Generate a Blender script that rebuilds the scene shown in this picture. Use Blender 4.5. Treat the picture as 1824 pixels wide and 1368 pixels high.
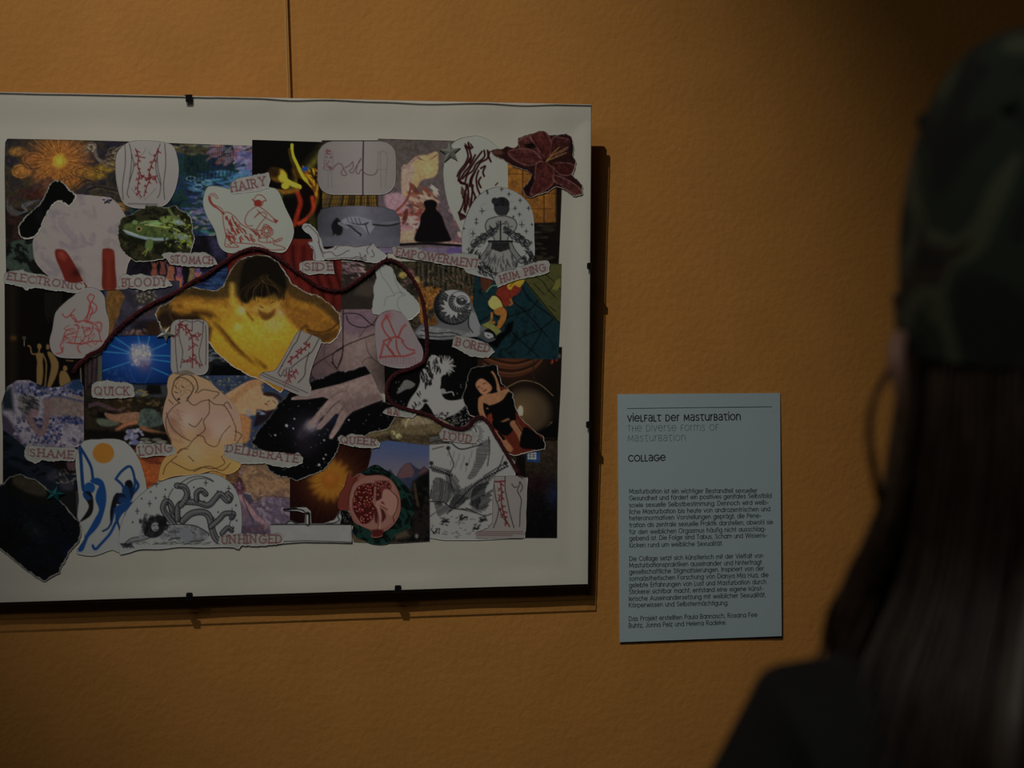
import bpy, bmesh, math, random
import numpy as np
from mathutils import Vector, Matrix

for o in list(bpy.data.objects):
    bpy.data.objects.remove(o, do_unlink=True)
SC = bpy.context.scene
COL = SC.collection

# ------------------------------------------------------------------ camera
W, H = 1824, 1368
FPX = 4845.7
CAM = np.array([-1.2066, -3.2159, 1.5])
YAW, PITCH, ROLL = 0.3524, 0.0012, -0.0093
fw = np.array([math.sin(YAW) * math.cos(PITCH), math.cos(YAW) * math.cos(PITCH), math.sin(PITCH)])
r0 = np.cross(fw, [0, 0, 1]); r0 /= np.linalg.norm(r0)
u0 = np.cross(r0, fw)
rt = math.cos(ROLL) * r0 + math.sin(ROLL) * u0
up = -math.sin(ROLL) * r0 + math.cos(ROLL) * u0
cd = bpy.data.cameras.new('camera')
cam = bpy.data.objects.new('camera', cd); COL.objects.link(cam)
cam.matrix_world = Matrix(((rt[0], up[0], -fw[0], CAM[0]), (rt[1], up[1], -fw[1], CAM[1]),
                           (rt[2], up[2], -fw[2], CAM[2]), (0, 0, 0, 1)))
cd.sensor_width = 36; cd.sensor_fit = 'HORIZONTAL'; cd.lens = FPX / W * 36
cd.dof.use_dof = True
cd.dof.focus_distance = 3.42
cd.dof.aperture_fstop = 9.0
SC.camera = cam

# ------------------------------------------------------------------ world, lights, exposure
wd = bpy.data.worlds.new('world'); SC.world = wd; wd.use_nodes = True
wd.node_tree.nodes['Background'].inputs[0].default_value = (0.9, 0.75, 0.6, 1)
wd.node_tree.nodes['Background'].inputs[1].default_value = 0.0
SC.view_settings.view_transform = 'Standard'; SC.view_settings.look = 'None'
SC.view_settings.gamma = 1; SC.view_settings.use_curve_mapping = False
SC.view_settings.exposure = 0.0

def spot(name, loc, aim, power, half, blend, size, col):
    l = bpy.data.lights.new(name, 'SPOT'); l.energy = power; l.spot_size = 2 * math.radians(half)
    l.spot_blend = blend; l.shadow_soft_size = size; l.color = col
    o = bpy.data.objects.new(name, l); COL.objects.link(o); o.location = loc
    o.rotation_euler = (Vector(aim) - Vector(loc)).to_track_quat('-Z', 'Y').to_euler()
    return o
SPOT_LOC = (-1.68, -2.0, 4.2)
spot('ceiling_spotlight', SPOT_LOC, (-0.22, 0, 1.74), 256, 12.4, 1.0, 0.012, (1.0, 0.90, 0.74))
spot('far_ceiling_spotlight', (-3.2, -2.45, 3.3), (-0.6, 0, 1.5), 22, 18, 0.9, 0.03, (1.0, 0.88, 0.70))
al = bpy.data.lights.new('room_fill', 'AREA'); al.energy = 22; al.size = 1.6; al.color = (1.0, 0.96, 0.88)  # unseen fill lamp, added to lift the dark visitor and the shadows
ao = bpy.data.objects.new('room_fill', al); COL.objects.link(ao); ao.location = (-2.4, -3.2, 4.2)

# ------------------------------------------------------------------ pixel -> place in the room
def rays(uv):
    uv = np.asarray(uv, float).reshape(-1, 2)
    return fw + ((uv[:, :1] - W / 2) / FPX) * rt + ((H / 2 - uv[:, 1:]) / FPX) * up
def on_wall(uv, gap=0.0):
    d = rays(uv); t = (-gap - CAM[1]) / d[:, 1]
    return CAM + d * t[:, None]
# the hanging picture leans out at its top: plane through these two lines
Z_T, G_T, Z_B, G_B = 1.8543, 0.046, 1.2480, 0.018
_tan = (G_T - G_B) / (Z_T - Z_B)
NRM = np.array([0, -1, -_tan]); NRM /= np.linalg.norm(NRM)
P0 = np.array([0, -G_B, Z_B])
def on_pic(uv, off=0.0):
    d = rays(uv); p0 = P0 + NRM * 0.0
    t = ((p0 - CAM) @ NRM) / (d @ NRM)
    pts = CAM + d * t[:, None]
    return pts + NRM * np.asarray(off, float).reshape(-1, 1)

# ------------------------------------------------------------------ helpers
def lin(c):
    c = np.asarray(c, float) / 255.0
    return np.where(c <= 0.04045, c / 12.92, ((c + 0.055) / 1.055) ** 2.4)
def hx(s):
    if isinstance(s, str):
        return np.array([int(s[i:i + 2], 16) for i in (0, 2, 4)], float)
    return np.asarray(s, float)

def mat(name, col, rough=0.6, noise=0.0, nscale=30, bump=0.0, bscale=200, metal=0.0, sheen=0.0, spec=0.5, attr=None):
    m = bpy.data.materials.new(name); m.use_nodes = True
    nt = m.node_tree; b = nt.nodes['Principled BSDF']
    b.inputs['Roughness'].default_value = rough; b.inputs['Metallic'].default_value = metal
    b.inputs['Specular IOR Level'].default_value = spec
    if sheen: b.inputs['Sheen Weight'].default_value = sheen
    tc = nt.nodes.new('ShaderNodeTexCoord')
    if attr:
        a = nt.nodes.new('ShaderNodeAttribute'); a.attribute_name = attr
        nt.links.new(a.outputs['Color'], b.inputs['Base Color'])
    elif noise:
        n = nt.nodes.new('ShaderNodeTexNoise'); n.inputs['Scale'].default_value = nscale; n.inputs['Detail'].default_value = 5
        nt.links.new(tc.outputs['Object'], n.inputs['Vector'])
        r = nt.nodes.new('ShaderNodeValToRGB')
        c = np.array(col)
        r.color_ramp.elements[0].position = 0.3; r.color_ramp.elements[1].position = 0.7
        r.color_ramp.elements[0].color = (*np.clip(c * (1 - noise), 0, 1), 1)
        r.color_ramp.elements[1].color = (*np.clip(c * (1 + noise), 0, 1), 1)
        nt.links.new(n.outputs['Fac'], r.inputs['Fac']); nt.links.new(r.outputs['Color'], b.inputs['Base Color'])
    else:
        b.inputs['Base Color'].default_value = (*col, 1)
    if bump:
        n2 = nt.nodes.new('ShaderNodeTexNoise'); n2.inputs['Scale'].default_value = bscale; n2.inputs['Detail'].default_value = 4
        nt.links.new(tc.outputs['Object'], n2.inputs['Vector'])
        bp = nt.nodes.new('ShaderNodeBump'); bp.inputs['Strength'].default_value = bump; bp.inputs['Distance'].default_value = 0.002
        nt.links.new(n2.outputs['Fac'], bp.inputs['Height']); nt.links.new(bp.outputs['Normal'], b.inputs['Normal'])
    return m

def mesh_obj(name, verts, faces, m, parent=None, smooth=False):
    me = bpy.data.meshes.new(name)
    org = Vector(parent_loc(parent))
    me.from_pydata([tuple(Vector(v) - org) for v in verts], [], faces)
    me.update()
    if smooth: me.polygons.foreach_set('use_smooth', [True] * len(me.polygons))
    o = bpy.data.objects.new(name, me); COL.objects.link(o)
    if m: me.materials.append(m)
    if parent: o.parent = parent
    return o
WLOC = {}
def parent_loc(p):
    return WLOC.get(p.name, (0, 0, 0)) if p else (0, 0, 0)
def empty(name, loc, label, cat, group=None):
    o = bpy.data.objects.new(name, None); COL.objects.link(o); o.location = loc
    o.empty_display_size = 0.05
    o['label'] = label; o['category'] = cat
    if group: o['group'] = group
    WLOC[o.name] = tuple(loc)
    return o
def box_vf(x0, x1, y0, y1, z0, z1):
    v = [(x, y, z) for z in (z0, z1) for y in (y0, y1) for x in (x0, x1)]
    f = [(0, 2, 3, 1), (4, 5, 7, 6), (0, 1, 5, 4), (2, 6, 7, 3), (0, 4, 6, 2), (1, 3, 7, 5)]
    return v, f
def tube_vf(pts, rad, n=8, cap=True):
    pts = [np.array(p, float) for p in pts]; v = []; f = []
    prev = None
    for i, p in enumerate(pts):
        t = pts[min(i + 1, len(pts) - 1)] - pts[max(i - 1, 0)]; t /= (np.linalg.norm(t) + 1e-12)
        a = np.array([0, 0, 1.0]) if prev is None else prev
        if prev is None and abs(t[2]) > 0.9: a = np.array([1.0, 0, 0])
        x = a - t * (a @ t); x /= (np.linalg.norm(x) + 1e-12); prev = x
        y = np.cross(t, x)
        r = rad[i] if hasattr(rad, '__len__') else rad
        for k in range(n):
            th = 2 * math.pi * k / n
            v.append(p + r * (math.cos(th) * x + math.sin(th) * y))
    for i in range(len(pts) - 1):
        for k in range(n):
            a = i * n + k; b = i * n + (k + 1) % n
            f.append((a, b, b + n, a + n))
    if cap:
        f.append(tuple(range(n))[::-1]); f.append(tuple(range((len(pts) - 1) * n, len(pts) * n)))
    return v, f
def merge(*vfs):
    V = []; F = []
    for v, f in vfs:
        k = len(V); V += list(v); F += [tuple(i + k for i in q) for q in f]
    return V, F
def catmull(pts, closed=False, n=6):
    p = np.asarray(pts, float); N = len(p); out = []
    if N < 3: return p
    rng = range(N if closed else N - 1)
    for i in rng:
        a, b, c, d = (p[(i - 1) % N], p[i], p[(i + 1) % N], p[(i + 2) % N]) if closed else \
                     (p[max(i - 1, 0)], p[i], p[i + 1], p[min(i + 2, N - 1)])
        for k in range(n):
            t = k / n
            out.append(0.5 * ((2 * b) + (c - a) * t + (2 * a - 5 * b + 4 * c - d) * t * t + (3 * b - a - 3 * c + d) * t ** 3))
    if not closed: out.append(p[-1])
    return np.array(out)
def P(s, smooth=0, closed=True):
    if isinstance(s, str):
        s = [tuple(float(q) for q in t.split(',')) for t in s.split()]
    a = np.asarray(s, float)
    return catmull(a, closed, smooth) if smooth else a

# ------------------------------------------------------------------ the room
M_wall = mat('orange_wall_paint', (0.445, 0.205, 0.044), rough=0.75, noise=0.05, nscale=14, bump=0.42, bscale=115)
M_dark = mat('dark_gallery_paint', (0.05, 0.045, 0.045), rough=0.9, noise=0.08, nscale=5)
M_floor = mat('grey_floor', (0.07, 0.06, 0.055), rough=0.55, noise=0.15, nscale=4)
def struct(name, vf, m):
    o = mesh_obj(name, *vf, m); o['kind'] = 'structure'; return o
CH = 4.4
struct('wall_back', box_vf(-4.5, 2.6, 0, 0.12, 0, CH), M_wall)
struct('floor', box_vf(-4.5, 2.6, -6.0, 0.12, -0.1, 0), M_floor)
struct('ceiling', box_vf(-4.5, 2.6, -6.0, 0.12, CH, CH + 0.1), M_dark)
struct('wall_left', box_vf(-4.62, -4.5, -6.0, 0.12, 0, CH), M_dark)
struct('wall_right', box_vf(2.6, 2.72, -6.0, 0.12, 0, CH), M_dark)
struct('wall_front', box_vf(-4.5, 2.6, -6.12, -6.0, 0, CH), M_dark)
struct('baseboard_back', box_vf(-4.5, 2.6, -0.015, 0, 0, 0.08), M_dark)

# ------------------------------------------------------------------ line lettering (one stroke alphabet)
def arc(cx, cy, rx, ry, a0, a1, n=None):
    n = n or max(4, int(abs(a1 - a0) / 24))
    return [(cx + rx * math.cos(math.radians(a0 + (a1 - a0) * k / n)), cy + ry * math.sin(math.radians(a0 + (a1 - a0) * k / n))) for k in range(n + 1)]
O5 = arc(2.5, 2.5, 2.4, 2.4, 0, 360, 16)
G = {
 'a': (5.1, [O5, [(4.9, 0), (4.9, 5)]]), 'b': (5.2, [arc(2.7, 2.5, 2.4, 2.4, 0, 360, 16), [(.3, 0), (.3, 7.2)]]),
 'c': (4.6, [arc(2.5, 2.5, 2.4, 2.4, 45, 315)]), 'd': (5.1, [O5, [(4.9, 0), (4.9, 7.2)]]),
 'e': (5, [[(.15, 2.6), (4.85, 2.6)] + arc(2.5, 2.5, 2.4, 2.4, 2, 320)]),
 'f': (2.6, [[(2.6, 7.1)] + arc(1.9, 6.2, .9, .9, 90, 180, 4) + [(1, 0)], [(0, 4.8), (2.4, 4.8)]]),
 'g': (5.1, [O5, [(4.9, 5), (4.9, -.2)] + arc(2.6, -.2, 2.3, 1.9, 0, -150, 8)]),
 'h': (4.4, [[(.3, 0), (.3, 7.2)], [(.3, 2.8)] + arc(2.2, 2.9, 1.9, 2, 180, 0, 7) + [(4.1, 0)]]),
 'i': (.6, [[(.3, 0), (.3, 5)], [(.3, 6.4), (.3, 7)]]), 'j': (.6, [[(.3, 5), (.3, -1.3), (-.5, -2)], [(.3, 6.4), (.3, 7)]]),
 'k': (4, [[(.3, 0), (.3, 7.2)], [(3.8, 5), (.4, 2.2)], [(1.6, 3.1), (4, 0)]]), 'l': (.6, [[(.3, 0), (.3, 7.2)]]),
 'm': (7.2, [[(.3, 0), (.3, 5)], [(.3, 3.2)] + arc(2, 3.2, 1.7, 1.7, 180, 0, 6) + [(3.7, 0)], [(3.7, 3.2)] + arc(5.4, 3.2, 1.7, 1.7, 180, 0, 6) + [(7.1, 0)]]),
 'n': (4.4, [[(.3, 0), (.3, 5)], [(.3, 2.8)] + arc(2.2, 2.9, 1.9, 2, 180, 0, 7) + [(4.1, 0)]]),
 'o': (5, [O5]), 'p': (5.2, [arc(2.7, 2.5, 2.4, 2.4, 0, 360, 16), [(.3, 5), (.3, -2.1)]]),
 'q': (5.1, [O5, [(4.9, 5), (4.9, -2.1)]]), 'r': (2.4, [[(.3, 0), (.3, 5)], [(.3, 2.9)] + arc(2.3, 2.9, 2, 2, 180, 95, 4)]),
 's': (3.6, [[(3.3, 4.2)] + arc(1.8, 3.75, 1.4, 1.1, 30, 250, 8) + arc(1.8, 1.3, 1.6, 1.25, 80, -150, 9)]),
 't': (2.2, [[(1, 6.8), (1, 0)], [(0, 4.8), (2.2, 4.8)]]),
 'u': (4.4, [[(.3, 5), (.3, 2.1)] + arc(2.2, 2.1, 1.9, 2, 180, 360, 7) + [(4.1, 5)], [(4.1, 5), (4.1, 0)]]),
 'v': (4.2, [[(0, 5), (2.1, 0), (4.2, 5)]]), 'w': (6.6, [[(0, 5), (1.6, 0), (3.3, 5), (5, 0), (6.6, 5)]]),
 'x': (4, [[(0, 5), (4, 0)], [(4, 5), (0, 0)]]), 'y': (4.2, [[(0, 5), (2.2, .2)], [(4.2, 5), (1.2, -2.1)]]),
 'z': (3.8, [[(.2, 5), (3.6, 5), (.1, 0), (3.8, 0)]]),
 '.': (.6, [[(.3, 0), (.3, .5)]]), ',': (.8, [[(.5, .5), (.1, -1)]]), '-': (2.6, [[(.2, 2.4), (2.5, 2.4)]]),
 '|': (.4, [[(.2, -.8), (.2, 7.6)]]), "'": (.3, [[(.2, 6), (0, 7.4)]]),
 '@': (4.2, [[(.5, 4.6), (1.5, 5), (2.8, 5), (3.9, 4.2), (3.9, 0)], [(3.9, 3), (1.6, 2.9), (.4, 2.2), (.3, 1), (1.2, .05), (2.6, .1), (3.9, 1)]]),
 '+': (3.8, [[(0, 5), (3.8, 5)], [(1.6, 5), (1.6, 1), (2.1, .1), (3.4, 0)]]),
 'A': (5.8, [[(0, 0), (2.9, 7), (5.8, 0)], [(1, 2.3), (4.8, 2.3)]]),
 'B': (4.4, [[(.3, 0), (.3, 7), (2.4, 7)] + arc(2.4, 5.3, 1.6, 1.7, 90, -90, 6) + [(.3, 3.6)], [(2.4, 3.6)] + arc(2.4, 1.8, 1.9, 1.8, 90, -90, 6) + [(.3, 0)]]),
 'C': (6.2, [arc(3.6, 3.5, 3.5, 3.5, 45, 315, 14)]),
 'D': (5.6, [[(.3, 0), (.3, 7), (1.9, 7)] + arc(1.9, 3.5, 3.5, 3.5, 90, -90, 9) + [(.3, 0)]]),
 'E': (4, [[(3.9, 7), (.3, 7), (.3, 0), (3.9, 0)], [(.3, 3.6), (3.5, 3.6)]]),
 'F': (3.8, [[(3.8, 7), (.3, 7), (.3, 0)], [(.3, 3.6), (3.4, 3.6)]]),
 'G': (6.8, [arc(3.6, 3.5, 3.5, 3.5, 45, 350, 14) + [(7, 3.2), (3.8, 3.2)]]),
 'H': (5.4, [[(.3, 0), (.3, 7)], [(5.1, 0), (5.1, 7)], [(.3, 3.6), (5.1, 3.6)]]),
 'I': (.6, [[(.3, 0), (.3, 7)]]), 'J': (3.4, [[(3.1, 7), (3.1, 1.6), (2.2, .2), (.9, .2), (.2, 1.4)]]),
 'K': (4.8, [[(.3, 0), (.3, 7)], [(4.6, 7), (.4, 2.9)], [(1.7, 4.1), (4.8, 0)]]), 'L': (3.4, [[(.3, 7), (.3, 0), (3.4, 0)]]),
 'M': (7, [[(.2, 0), (.8, 7), (3.5, 1.2), (6.2, 7), (6.8, 0)]]), 'N': (5.6, [[(.3, 0), (.3, 7), (5.3, 0), (5.3, 7)]]),
 'O': (7.2, [arc(3.6, 3.5, 3.5, 3.5, 0, 360, 20)]), 'P': (4.2, [[(.3, 0), (.3, 7), (2.2, 7)] + arc(2.2, 5.2, 1.8, 1.8, 90, -90, 6) + [(.3, 3.4)]]),
 'Q': (7.2, [arc(3.6, 3.5, 3.5, 3.5, 0, 360, 20), [(4.4, 2), (7, -.4)]]),
 'R': (4.6, [[(.3, 0), (.3, 7), (2.3, 7)] + arc(2.3, 5.2, 1.8, 1.8, 90, -90, 6) + [(.3, 3.4)], [(2.2, 3.4), (4.5, 0)]]),
 'S': (4.4, [[(4, 5.7)] + arc(2.2, 5.3, 1.8, 1.6, 30, 255, 8) + arc(2.2, 1.8, 2, 1.8, 82, -155, 9)]),
 'T': (4.6, [[(0, 7), (4.6, 7)], [(2.3, 7), (2.3, 0)]]), 'U': (5.2, [[(.3, 7), (.3, 2.5)] + arc(2.6, 2.5, 2.3, 2.4, 180, 360, 8) + [(4.9, 7)]]),
 'V': (5.6, [[(0, 7), (2.8, 0), (5.6, 7)]]), 'W': (8.6, [[(0, 7), (2.2, 0), (4.3, 7), (6.4, 0), (8.6, 7)]]),
 'X': (4.8, [[(0, 7), (4.8, 0)], [(4.8, 7), (0, 0)]]), 'Y': (5, [[(0, 7), (2.5, 3.4), (5, 7)], [(2.5, 3.4), (2.5, 0)]]),
 ' ': (2.4, []),
}
for k, b in (('ä', 'a'), ('ö', 'o'), ('ü', 'u')):
    G[k] = (G[b][0], G[b][1] + [[(1.5, 6.3), (1.5, 6.9)], [(3.4, 6.3), (3.4, 6.9)]])
def letter_strokes(text, p0, p1, h, cap=7.0, gap=1.35, small=False, serif=0.0, jit=0.0, seed=1):
    """strokes (photo px) of a line of lettering whose baseline runs from p0 to p1; h = height of a capital"""
    rnd = random.Random(seed)
    p0 = np.array(p0, float); p1 = np.array(p1, float)
    adv = []; x = 0
    for ch in text:
        w = G[ch][0] * (0.78 if small and ch.isupper() else 1)
        if ch in "|'" and serif: adv.append(x - gap * .5); continue
        adv.append(x); x += w + gap
    tot = x - gap
    L = np.linalg.norm(p1 - p0); d = (p1 - p0) / L; nrm = np.array([d[1], -d[0]])
    sx = L / tot; sy = h / cap
    out = []
    for ch, x in zip(text, adv):
        jx, jy, ja = rnd.uniform(-1, 1) * jit, rnd.uniform(-1, 1) * jit, rnd.uniform(-1, 1) * jit * 0.06
        ksx, ksy = (0.78, 5.1 / 7.0) if small and ch.isupper() else (1, 1)
        for st in G[ch][1]:
            st = [(a * ksx, b * ksy) for a, b in st]
            segs = [st]
            if serif and ch not in "|'":
                for (a, b) in (st[0], st[-1]):
                    if abs(b) < .05 or abs(b - 7) < .05:
                        segs.append([(a - serif, b), (a + serif, b)])
                if ch in 'BDEFLPRN' and len(st) > 2:
                    for (a, b) in st[1:-1]:
                        if a < .4 and (abs(b) < .05 or abs(b - 7) < .05): segs.append([(a - serif, b), (a, b)])
            for sg in segs:
                out.append(np.array([p0 + d * ((x + a) * sx + jx + ja * b * sy) + nrm * (b * sy + jy) for a, b in sg]))
    return out
def ribbon_vf(strokes, w, place):
    """flat inked ribbons of width w px; place maps px -> world"""
    V = []; F = []; parts = []
    for s in strokes:
        s = np.asarray(s, float); cur = [s[0]]
        for i in range(1, len(s) - 1):
            cur.append(s[i]); d1 = s[i] - s[i - 1]; d2 = s[i + 1] - s[i]
            if d1 @ d2 < .55 * np.linalg.norm(d1) * np.linalg.norm(d2): parts.append(cur); cur = [s[i]]
        cur.append(s[-1]); parts.append(cur)
    for s in parts:
        s = np.asarray(s, float); n = len(s)
        t = np.zeros_like(s); t[:-1] += np.diff(s, axis=0); t[1:] += np.diff(s, axis=0)
        t /= (np.linalg.norm(t, axis=1, keepdims=True) + 1e-9)
        m = np.stack([-t[:, 1], t[:, 0]], 1) * w / 2
        s2 = s.copy(); s2[0] -= t[0] * w * .35; s2[-1] += t[-1] * w * .35
        k = len(V)
        V += list(s2 + m) + list(s2 - m)
        F += [(k + i, k + i + 1, k + n + i + 1, k + n + i) for i in range(n - 1)]
    return list(place(np.array(V))), F

# ------------------------------------------------------------------ print engine: every cutting is its own sheet of paper,
# inked at its vertices (flat print) and cut to its own outline
REF = lin(np.array([117., 112., 99.])) / 0.72
def seg_dist(X, Y, pts, closed):
    d = np.full(X.shape, 1e9); inside = np.zeros(X.shape, bool)
    n = len(pts)
    for i in range(n if closed else n - 1):
        ax, ay = pts[i]; bx, by = pts[(i + 1) % n]
        ex, ey = bx - ax, by - ay; L = ex * ex + ey * ey + 1e-12
        t = np.clip(((X - ax) * ex + (Y - ay) * ey) / L, 0, 1)
        d = np.minimum(d, (X - ax - t * ex) ** 2 + (Y - ay - t * ey) ** 2)
        if closed:
            c = (ay > Y) != (by > Y)
            if c.any():
                with np.errstate(divide='ignore', invalid='ignore'):
                    inside ^= c & (X < (bx - ax) * (Y - ay) / (by - ay + 1e-12) + ax)
    d = np.sqrt(d)
    return np.where(inside, -d, d) if closed else d
def vnoise(X, Y, sc, seed):
    rs = np.random.RandomState(seed); N = 64; Lt = rs.rand(N, N)
    x = X / sc; y = Y / sc; xi = np.floor(x).astype(int); yi = np.floor(y).astype(int)
    fx = x - xi; fy = y - yi; fx = fx * fx * (3 - 2 * fx); fy = fy * fy * (3 - 2 * fy)
    g = lambda a, b: Lt[a % N, b % N]
    return (g(xi, yi) * (1 - fx) + g(xi + 1, yi) * fx) * (1 - fy) + (g(xi, yi + 1) * (1 - fx) + g(xi + 1, yi + 1) * fx) * fy
def fbm(X, Y, sc, seed, o=4):
    s = 0; a = 1; t = 0
    for k in range(o):
        s = s + a * vnoise(X, Y, sc / 2 ** k, seed + k * 7); t += a; a *= .55
    return s / t

M_print = mat('printed_paper', (1, 1, 1), rough=0.55, attr='ink', bump=0.10, bscale=160, spec=0.12)
PIC = empty('framed_collage', tuple(np.mean(on_pic([[-60, 1075], [1048, 1042]]), 0)),
            'large clip-framed paper collage hanging from a cord on the orange wall', 'picture')
LAYER = 0.0002
def grade(c):
    c = np.clip(c, 0, 255); l = c @ np.array([.3, .59, .11]); l = l[..., None]
    c = l + (c - l) * .84
    a = lin(c) / REF; a[..., 2] *= .90
    la = (a @ np.array([.3, .59, .11]))[..., None]
    return a * np.clip((la + .002) / .52, .02, 1.2) ** .28
class Cut:
    def __init__(s, name, out, base, layer, label=None, smooth=0, step=1.3, torn=0, tseed=1, tcol='7a756c'):
        s.name = name; s.layer = layer; s.label = label
        o = P(out, smooth)
        if torn:      # roughen the outline like torn paper
            rs = np.random.RandomState(tseed); q = []
            for i in range(len(o)):
                a, b = o[i], o[(i + 1) % len(o)]; L = np.linalg.norm(b - a); n = max(1, int(L / 3.2))
                for k in range(n):
                    q.append(a + (b - a) * k / n + rs.randn(2) * .55)
            o = np.array(q)
        s.out = o; s.step = step
        x0, y0 = o.min(0) - step; x1, y1 = o.max(0) + step
        s.xs = np.arange(x0, x1 + step, step); s.ys = np.arange(y0, y1 + step, step)
        s.X, s.Y = np.meshgrid(s.xs, s.ys)
        s.c = np.zeros(s.X.shape + (3,)) + hx(base)
        s.torn = torn; s.tcol = tcol; s.tseed = tseed
    def win(s, pts, pad):
        p = np.asarray(pts); a, b = p.min(0) - pad, p.max(0) + pad
        i0, i1 = np.searchsorted(s.xs, a[0]), np.searchsorted(s.xs, b[0])
        j0, j1 = np.searchsorted(s.ys, a[1]), np.searchsorted(s.ys, b[1])
        return slice(j0, j1), slice(i0, i1)
    def mixin(s, w, cov, col):
        cov = cov[..., None]
        s.c[w] = s.c[w] * (1 - cov) + col * cov
    def fill(s, pts, col, soft=.7, a=1., smooth=0, tex=0, tsc=6, seed=3):
        p = P(pts, smooth); w = s.win(p, soft + 2)
        X, Y = s.X[w], s.Y[w]
        if X.size == 0: return s
        d = seg_dist(X, Y, p, True)
        c = hx(col)
        if tex: c = c * (1 + tex * (fbm(X, Y, tsc, seed)[..., None] - .5) * 2)
        s.mixin(w, np.clip(.5 - d / (2 * soft), 0, 1) * a, c); return s
    def line(s, pts, wd, col, soft=.65, a=1., smooth=4, closed=False):
        p = P(pts, smooth if len(P(pts)) > 2 else 0, closed); w = s.win(p, wd + soft + 2)
        X, Y = s.X[w], s.Y[w]
        if X.size == 0: return s
        d = seg_dist(X, Y, p, closed); wd = wd * 1.05 + .15; d = np.abs(d) - wd / 2
        s.mixin(w, np.clip(.5 - d / (2 * soft), 0, 1) * a, hx(col)); return s
    def ell(s, cx, cy, rx, ry, col, rot=0, soft=.7, a=1., tex=0):
        R_ = max(rx, ry) + soft + 1; w = s.win([(cx - R_, cy - R_), (cx + R_, cy + R_)], 1)
        X, Y = s.X[w] - cx, s.Y[w] - cy
        if X.size == 0: return s
        c, n = math.cos(math.radians(rot)), math.sin(math.radians(rot))
        x, y = X * c + Y * n, -X * n + Y * c
        d = (np.sqrt((x / rx) ** 2 + (y / ry) ** 2) - 1) * min(rx, ry)
        cc = hx(col)
        if tex: cc = cc * (1 + tex * (fbm(s.X[w], s.Y[w], 5, 5)[..., None] - .5) * 2)
        s.mixin(w, np.clip(.5 - d / (2 * soft), 0, 1) * a, cc); return s
    def grad(s, stops, ang=90, a=1.):
        """stops [(px position along direction, colour)] ; 90 = downwards in x,y px"""
        t = s.X * math.cos(math.radians(ang)) + s.Y * math.sin(math.radians(ang))
        ps = [q[0] for q in stops]; cs = np.array([hx(q[1]) for q in stops])
        g = np.stack([np.interp(t, ps, cs[:, k]) for k in range(3)], -1)
        s.c = s.c * (1 - a) + g * a; return s
    def mottle(s, cols, sc, seed, a=1., sharp=6, o=4, sx=1., box=None):
        """patches of several paints, warped noise"""
        X, Y = s.X * sx, s.Y
        wx = fbm(X, Y, sc * 1.5, seed + 50) * sc * 2; n = fbm(X + wx, Y + wx, sc, seed, o)
        n = (n - n.min()) / (np.ptp(n) + 1e-9); k = len(cols)
        t = n * (k - 1); i = np.clip(t.astype(int), 0, k - 2); f = np.clip((t - i - .5) * sharp / 2 + .5, 0, 1)[..., None]
        C = np.array([hx(c) for c in cols]); g = C[i] * (1 - f) + C[i + 1] * f
        m = a
        if box is not None:
            m = np.clip(.5 - seg_dist(s.X, s.Y, P(box, 4), True) / 5, 0, 1)[..., None] * a
        s.c = s.c * (1 - m) + g * m; return s
    def grain(s, amp=.12, sc=3, seed=9):
        s.c = s.c * (1 + amp * 2 * (fbm(s.X, s.Y, sc, seed, 2)[..., None] - .5)); return s
    def daubs(s, n, box, cols, rx, ry, ang=0, jit=20, seed=1, a=.85, soft=.8):
        r = random.Random(seed)
        for k in range(n):
            x, y = r.uniform(box[0], box[2]), r.uniform(box[1], box[3]); m = r.uniform(.6, 1.4)
            s.ell(x, y, rx * m, ry * m, r.choice(cols), ang + r.uniform(-jit, jit), soft, a)
        return s
    def glow(s, cx, cy, r, col, a=1., rx=1., p=2):
        d = np.sqrt(((s.X - cx) / rx) ** 2 + (s.Y - cy) ** 2) / r
        m = (np.exp(-d ** p) * a)[..., None]; s.c = s.c * (1 - m) + hx(col) * m; return s
    def rays_(s, cx, cy, n, r0, r1, col, wd=1.2, a=.6, seed=2):
        r = random.Random(seed)
        for k in range(n):
            th = 2 * math.pi * k / n + r.uniform(-.05, .05); q = r1 * r.uniform(.75, 1.1)
            s.line([(cx + r0 * math.cos(th), cy + r0 * math.sin(th)), (cx + q * math.cos(th), cy + q * math.sin(th))], wd, col, a=a)
        return s
    def branch(s, pts, wd, col, n=6, L=7, seed=1, dot=1.3):
        """vessel-like branch line with side twigs ending in dots"""
        p = P(pts, 4, False); s.line(pts, wd, col); r = random.Random(seed)
        for k in range(n):
            i = int((k + .7) / (n + .4) * (len(p) - 2)); d = p[i + 1] - p[i]; d = d / (np.linalg.norm(d) + 1e-9)
            sg = 1 if k % 2 else -1; th = sg * r.uniform(.6, 1.2)
            e = np.array([d[0] * math.cos(th) - d[1] * math.sin(th), d[0] * math.sin(th) + d[1] * math.cos(th)]) * L * r.uniform(.6, 1.2)
            q = p[i] + e; s.line([p[i], q], wd * .75, col, smooth=0); s.ell(q[0], q[1], dot, dot, col)
            m = p[i] + e * .55 + np.array([-e[1], e[0]]) * .45; s.line([p[i] + e * .5, m], wd * .6, col, smooth=0); s.ell(m[0], m[1], dot * .8, dot * .8, col)
        return s
    def text(s, t, p0, p1, h, wd, col, serif=.9, a=.9, seed=1, jit=.7, gap=2.6):
        for st in letter_strokes(t, p0, p1, h, serif=serif, jit=jit, seed=seed, gap=gap):
            bar = len(st) == 2 and np.linalg.norm(st[1] - st[0]) > h * 1.12
            s.line(st, wd * (.55 if bar else 1), col, smooth=0, a=a * (.7 if bar else 1), soft=.6)
        return s
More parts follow.
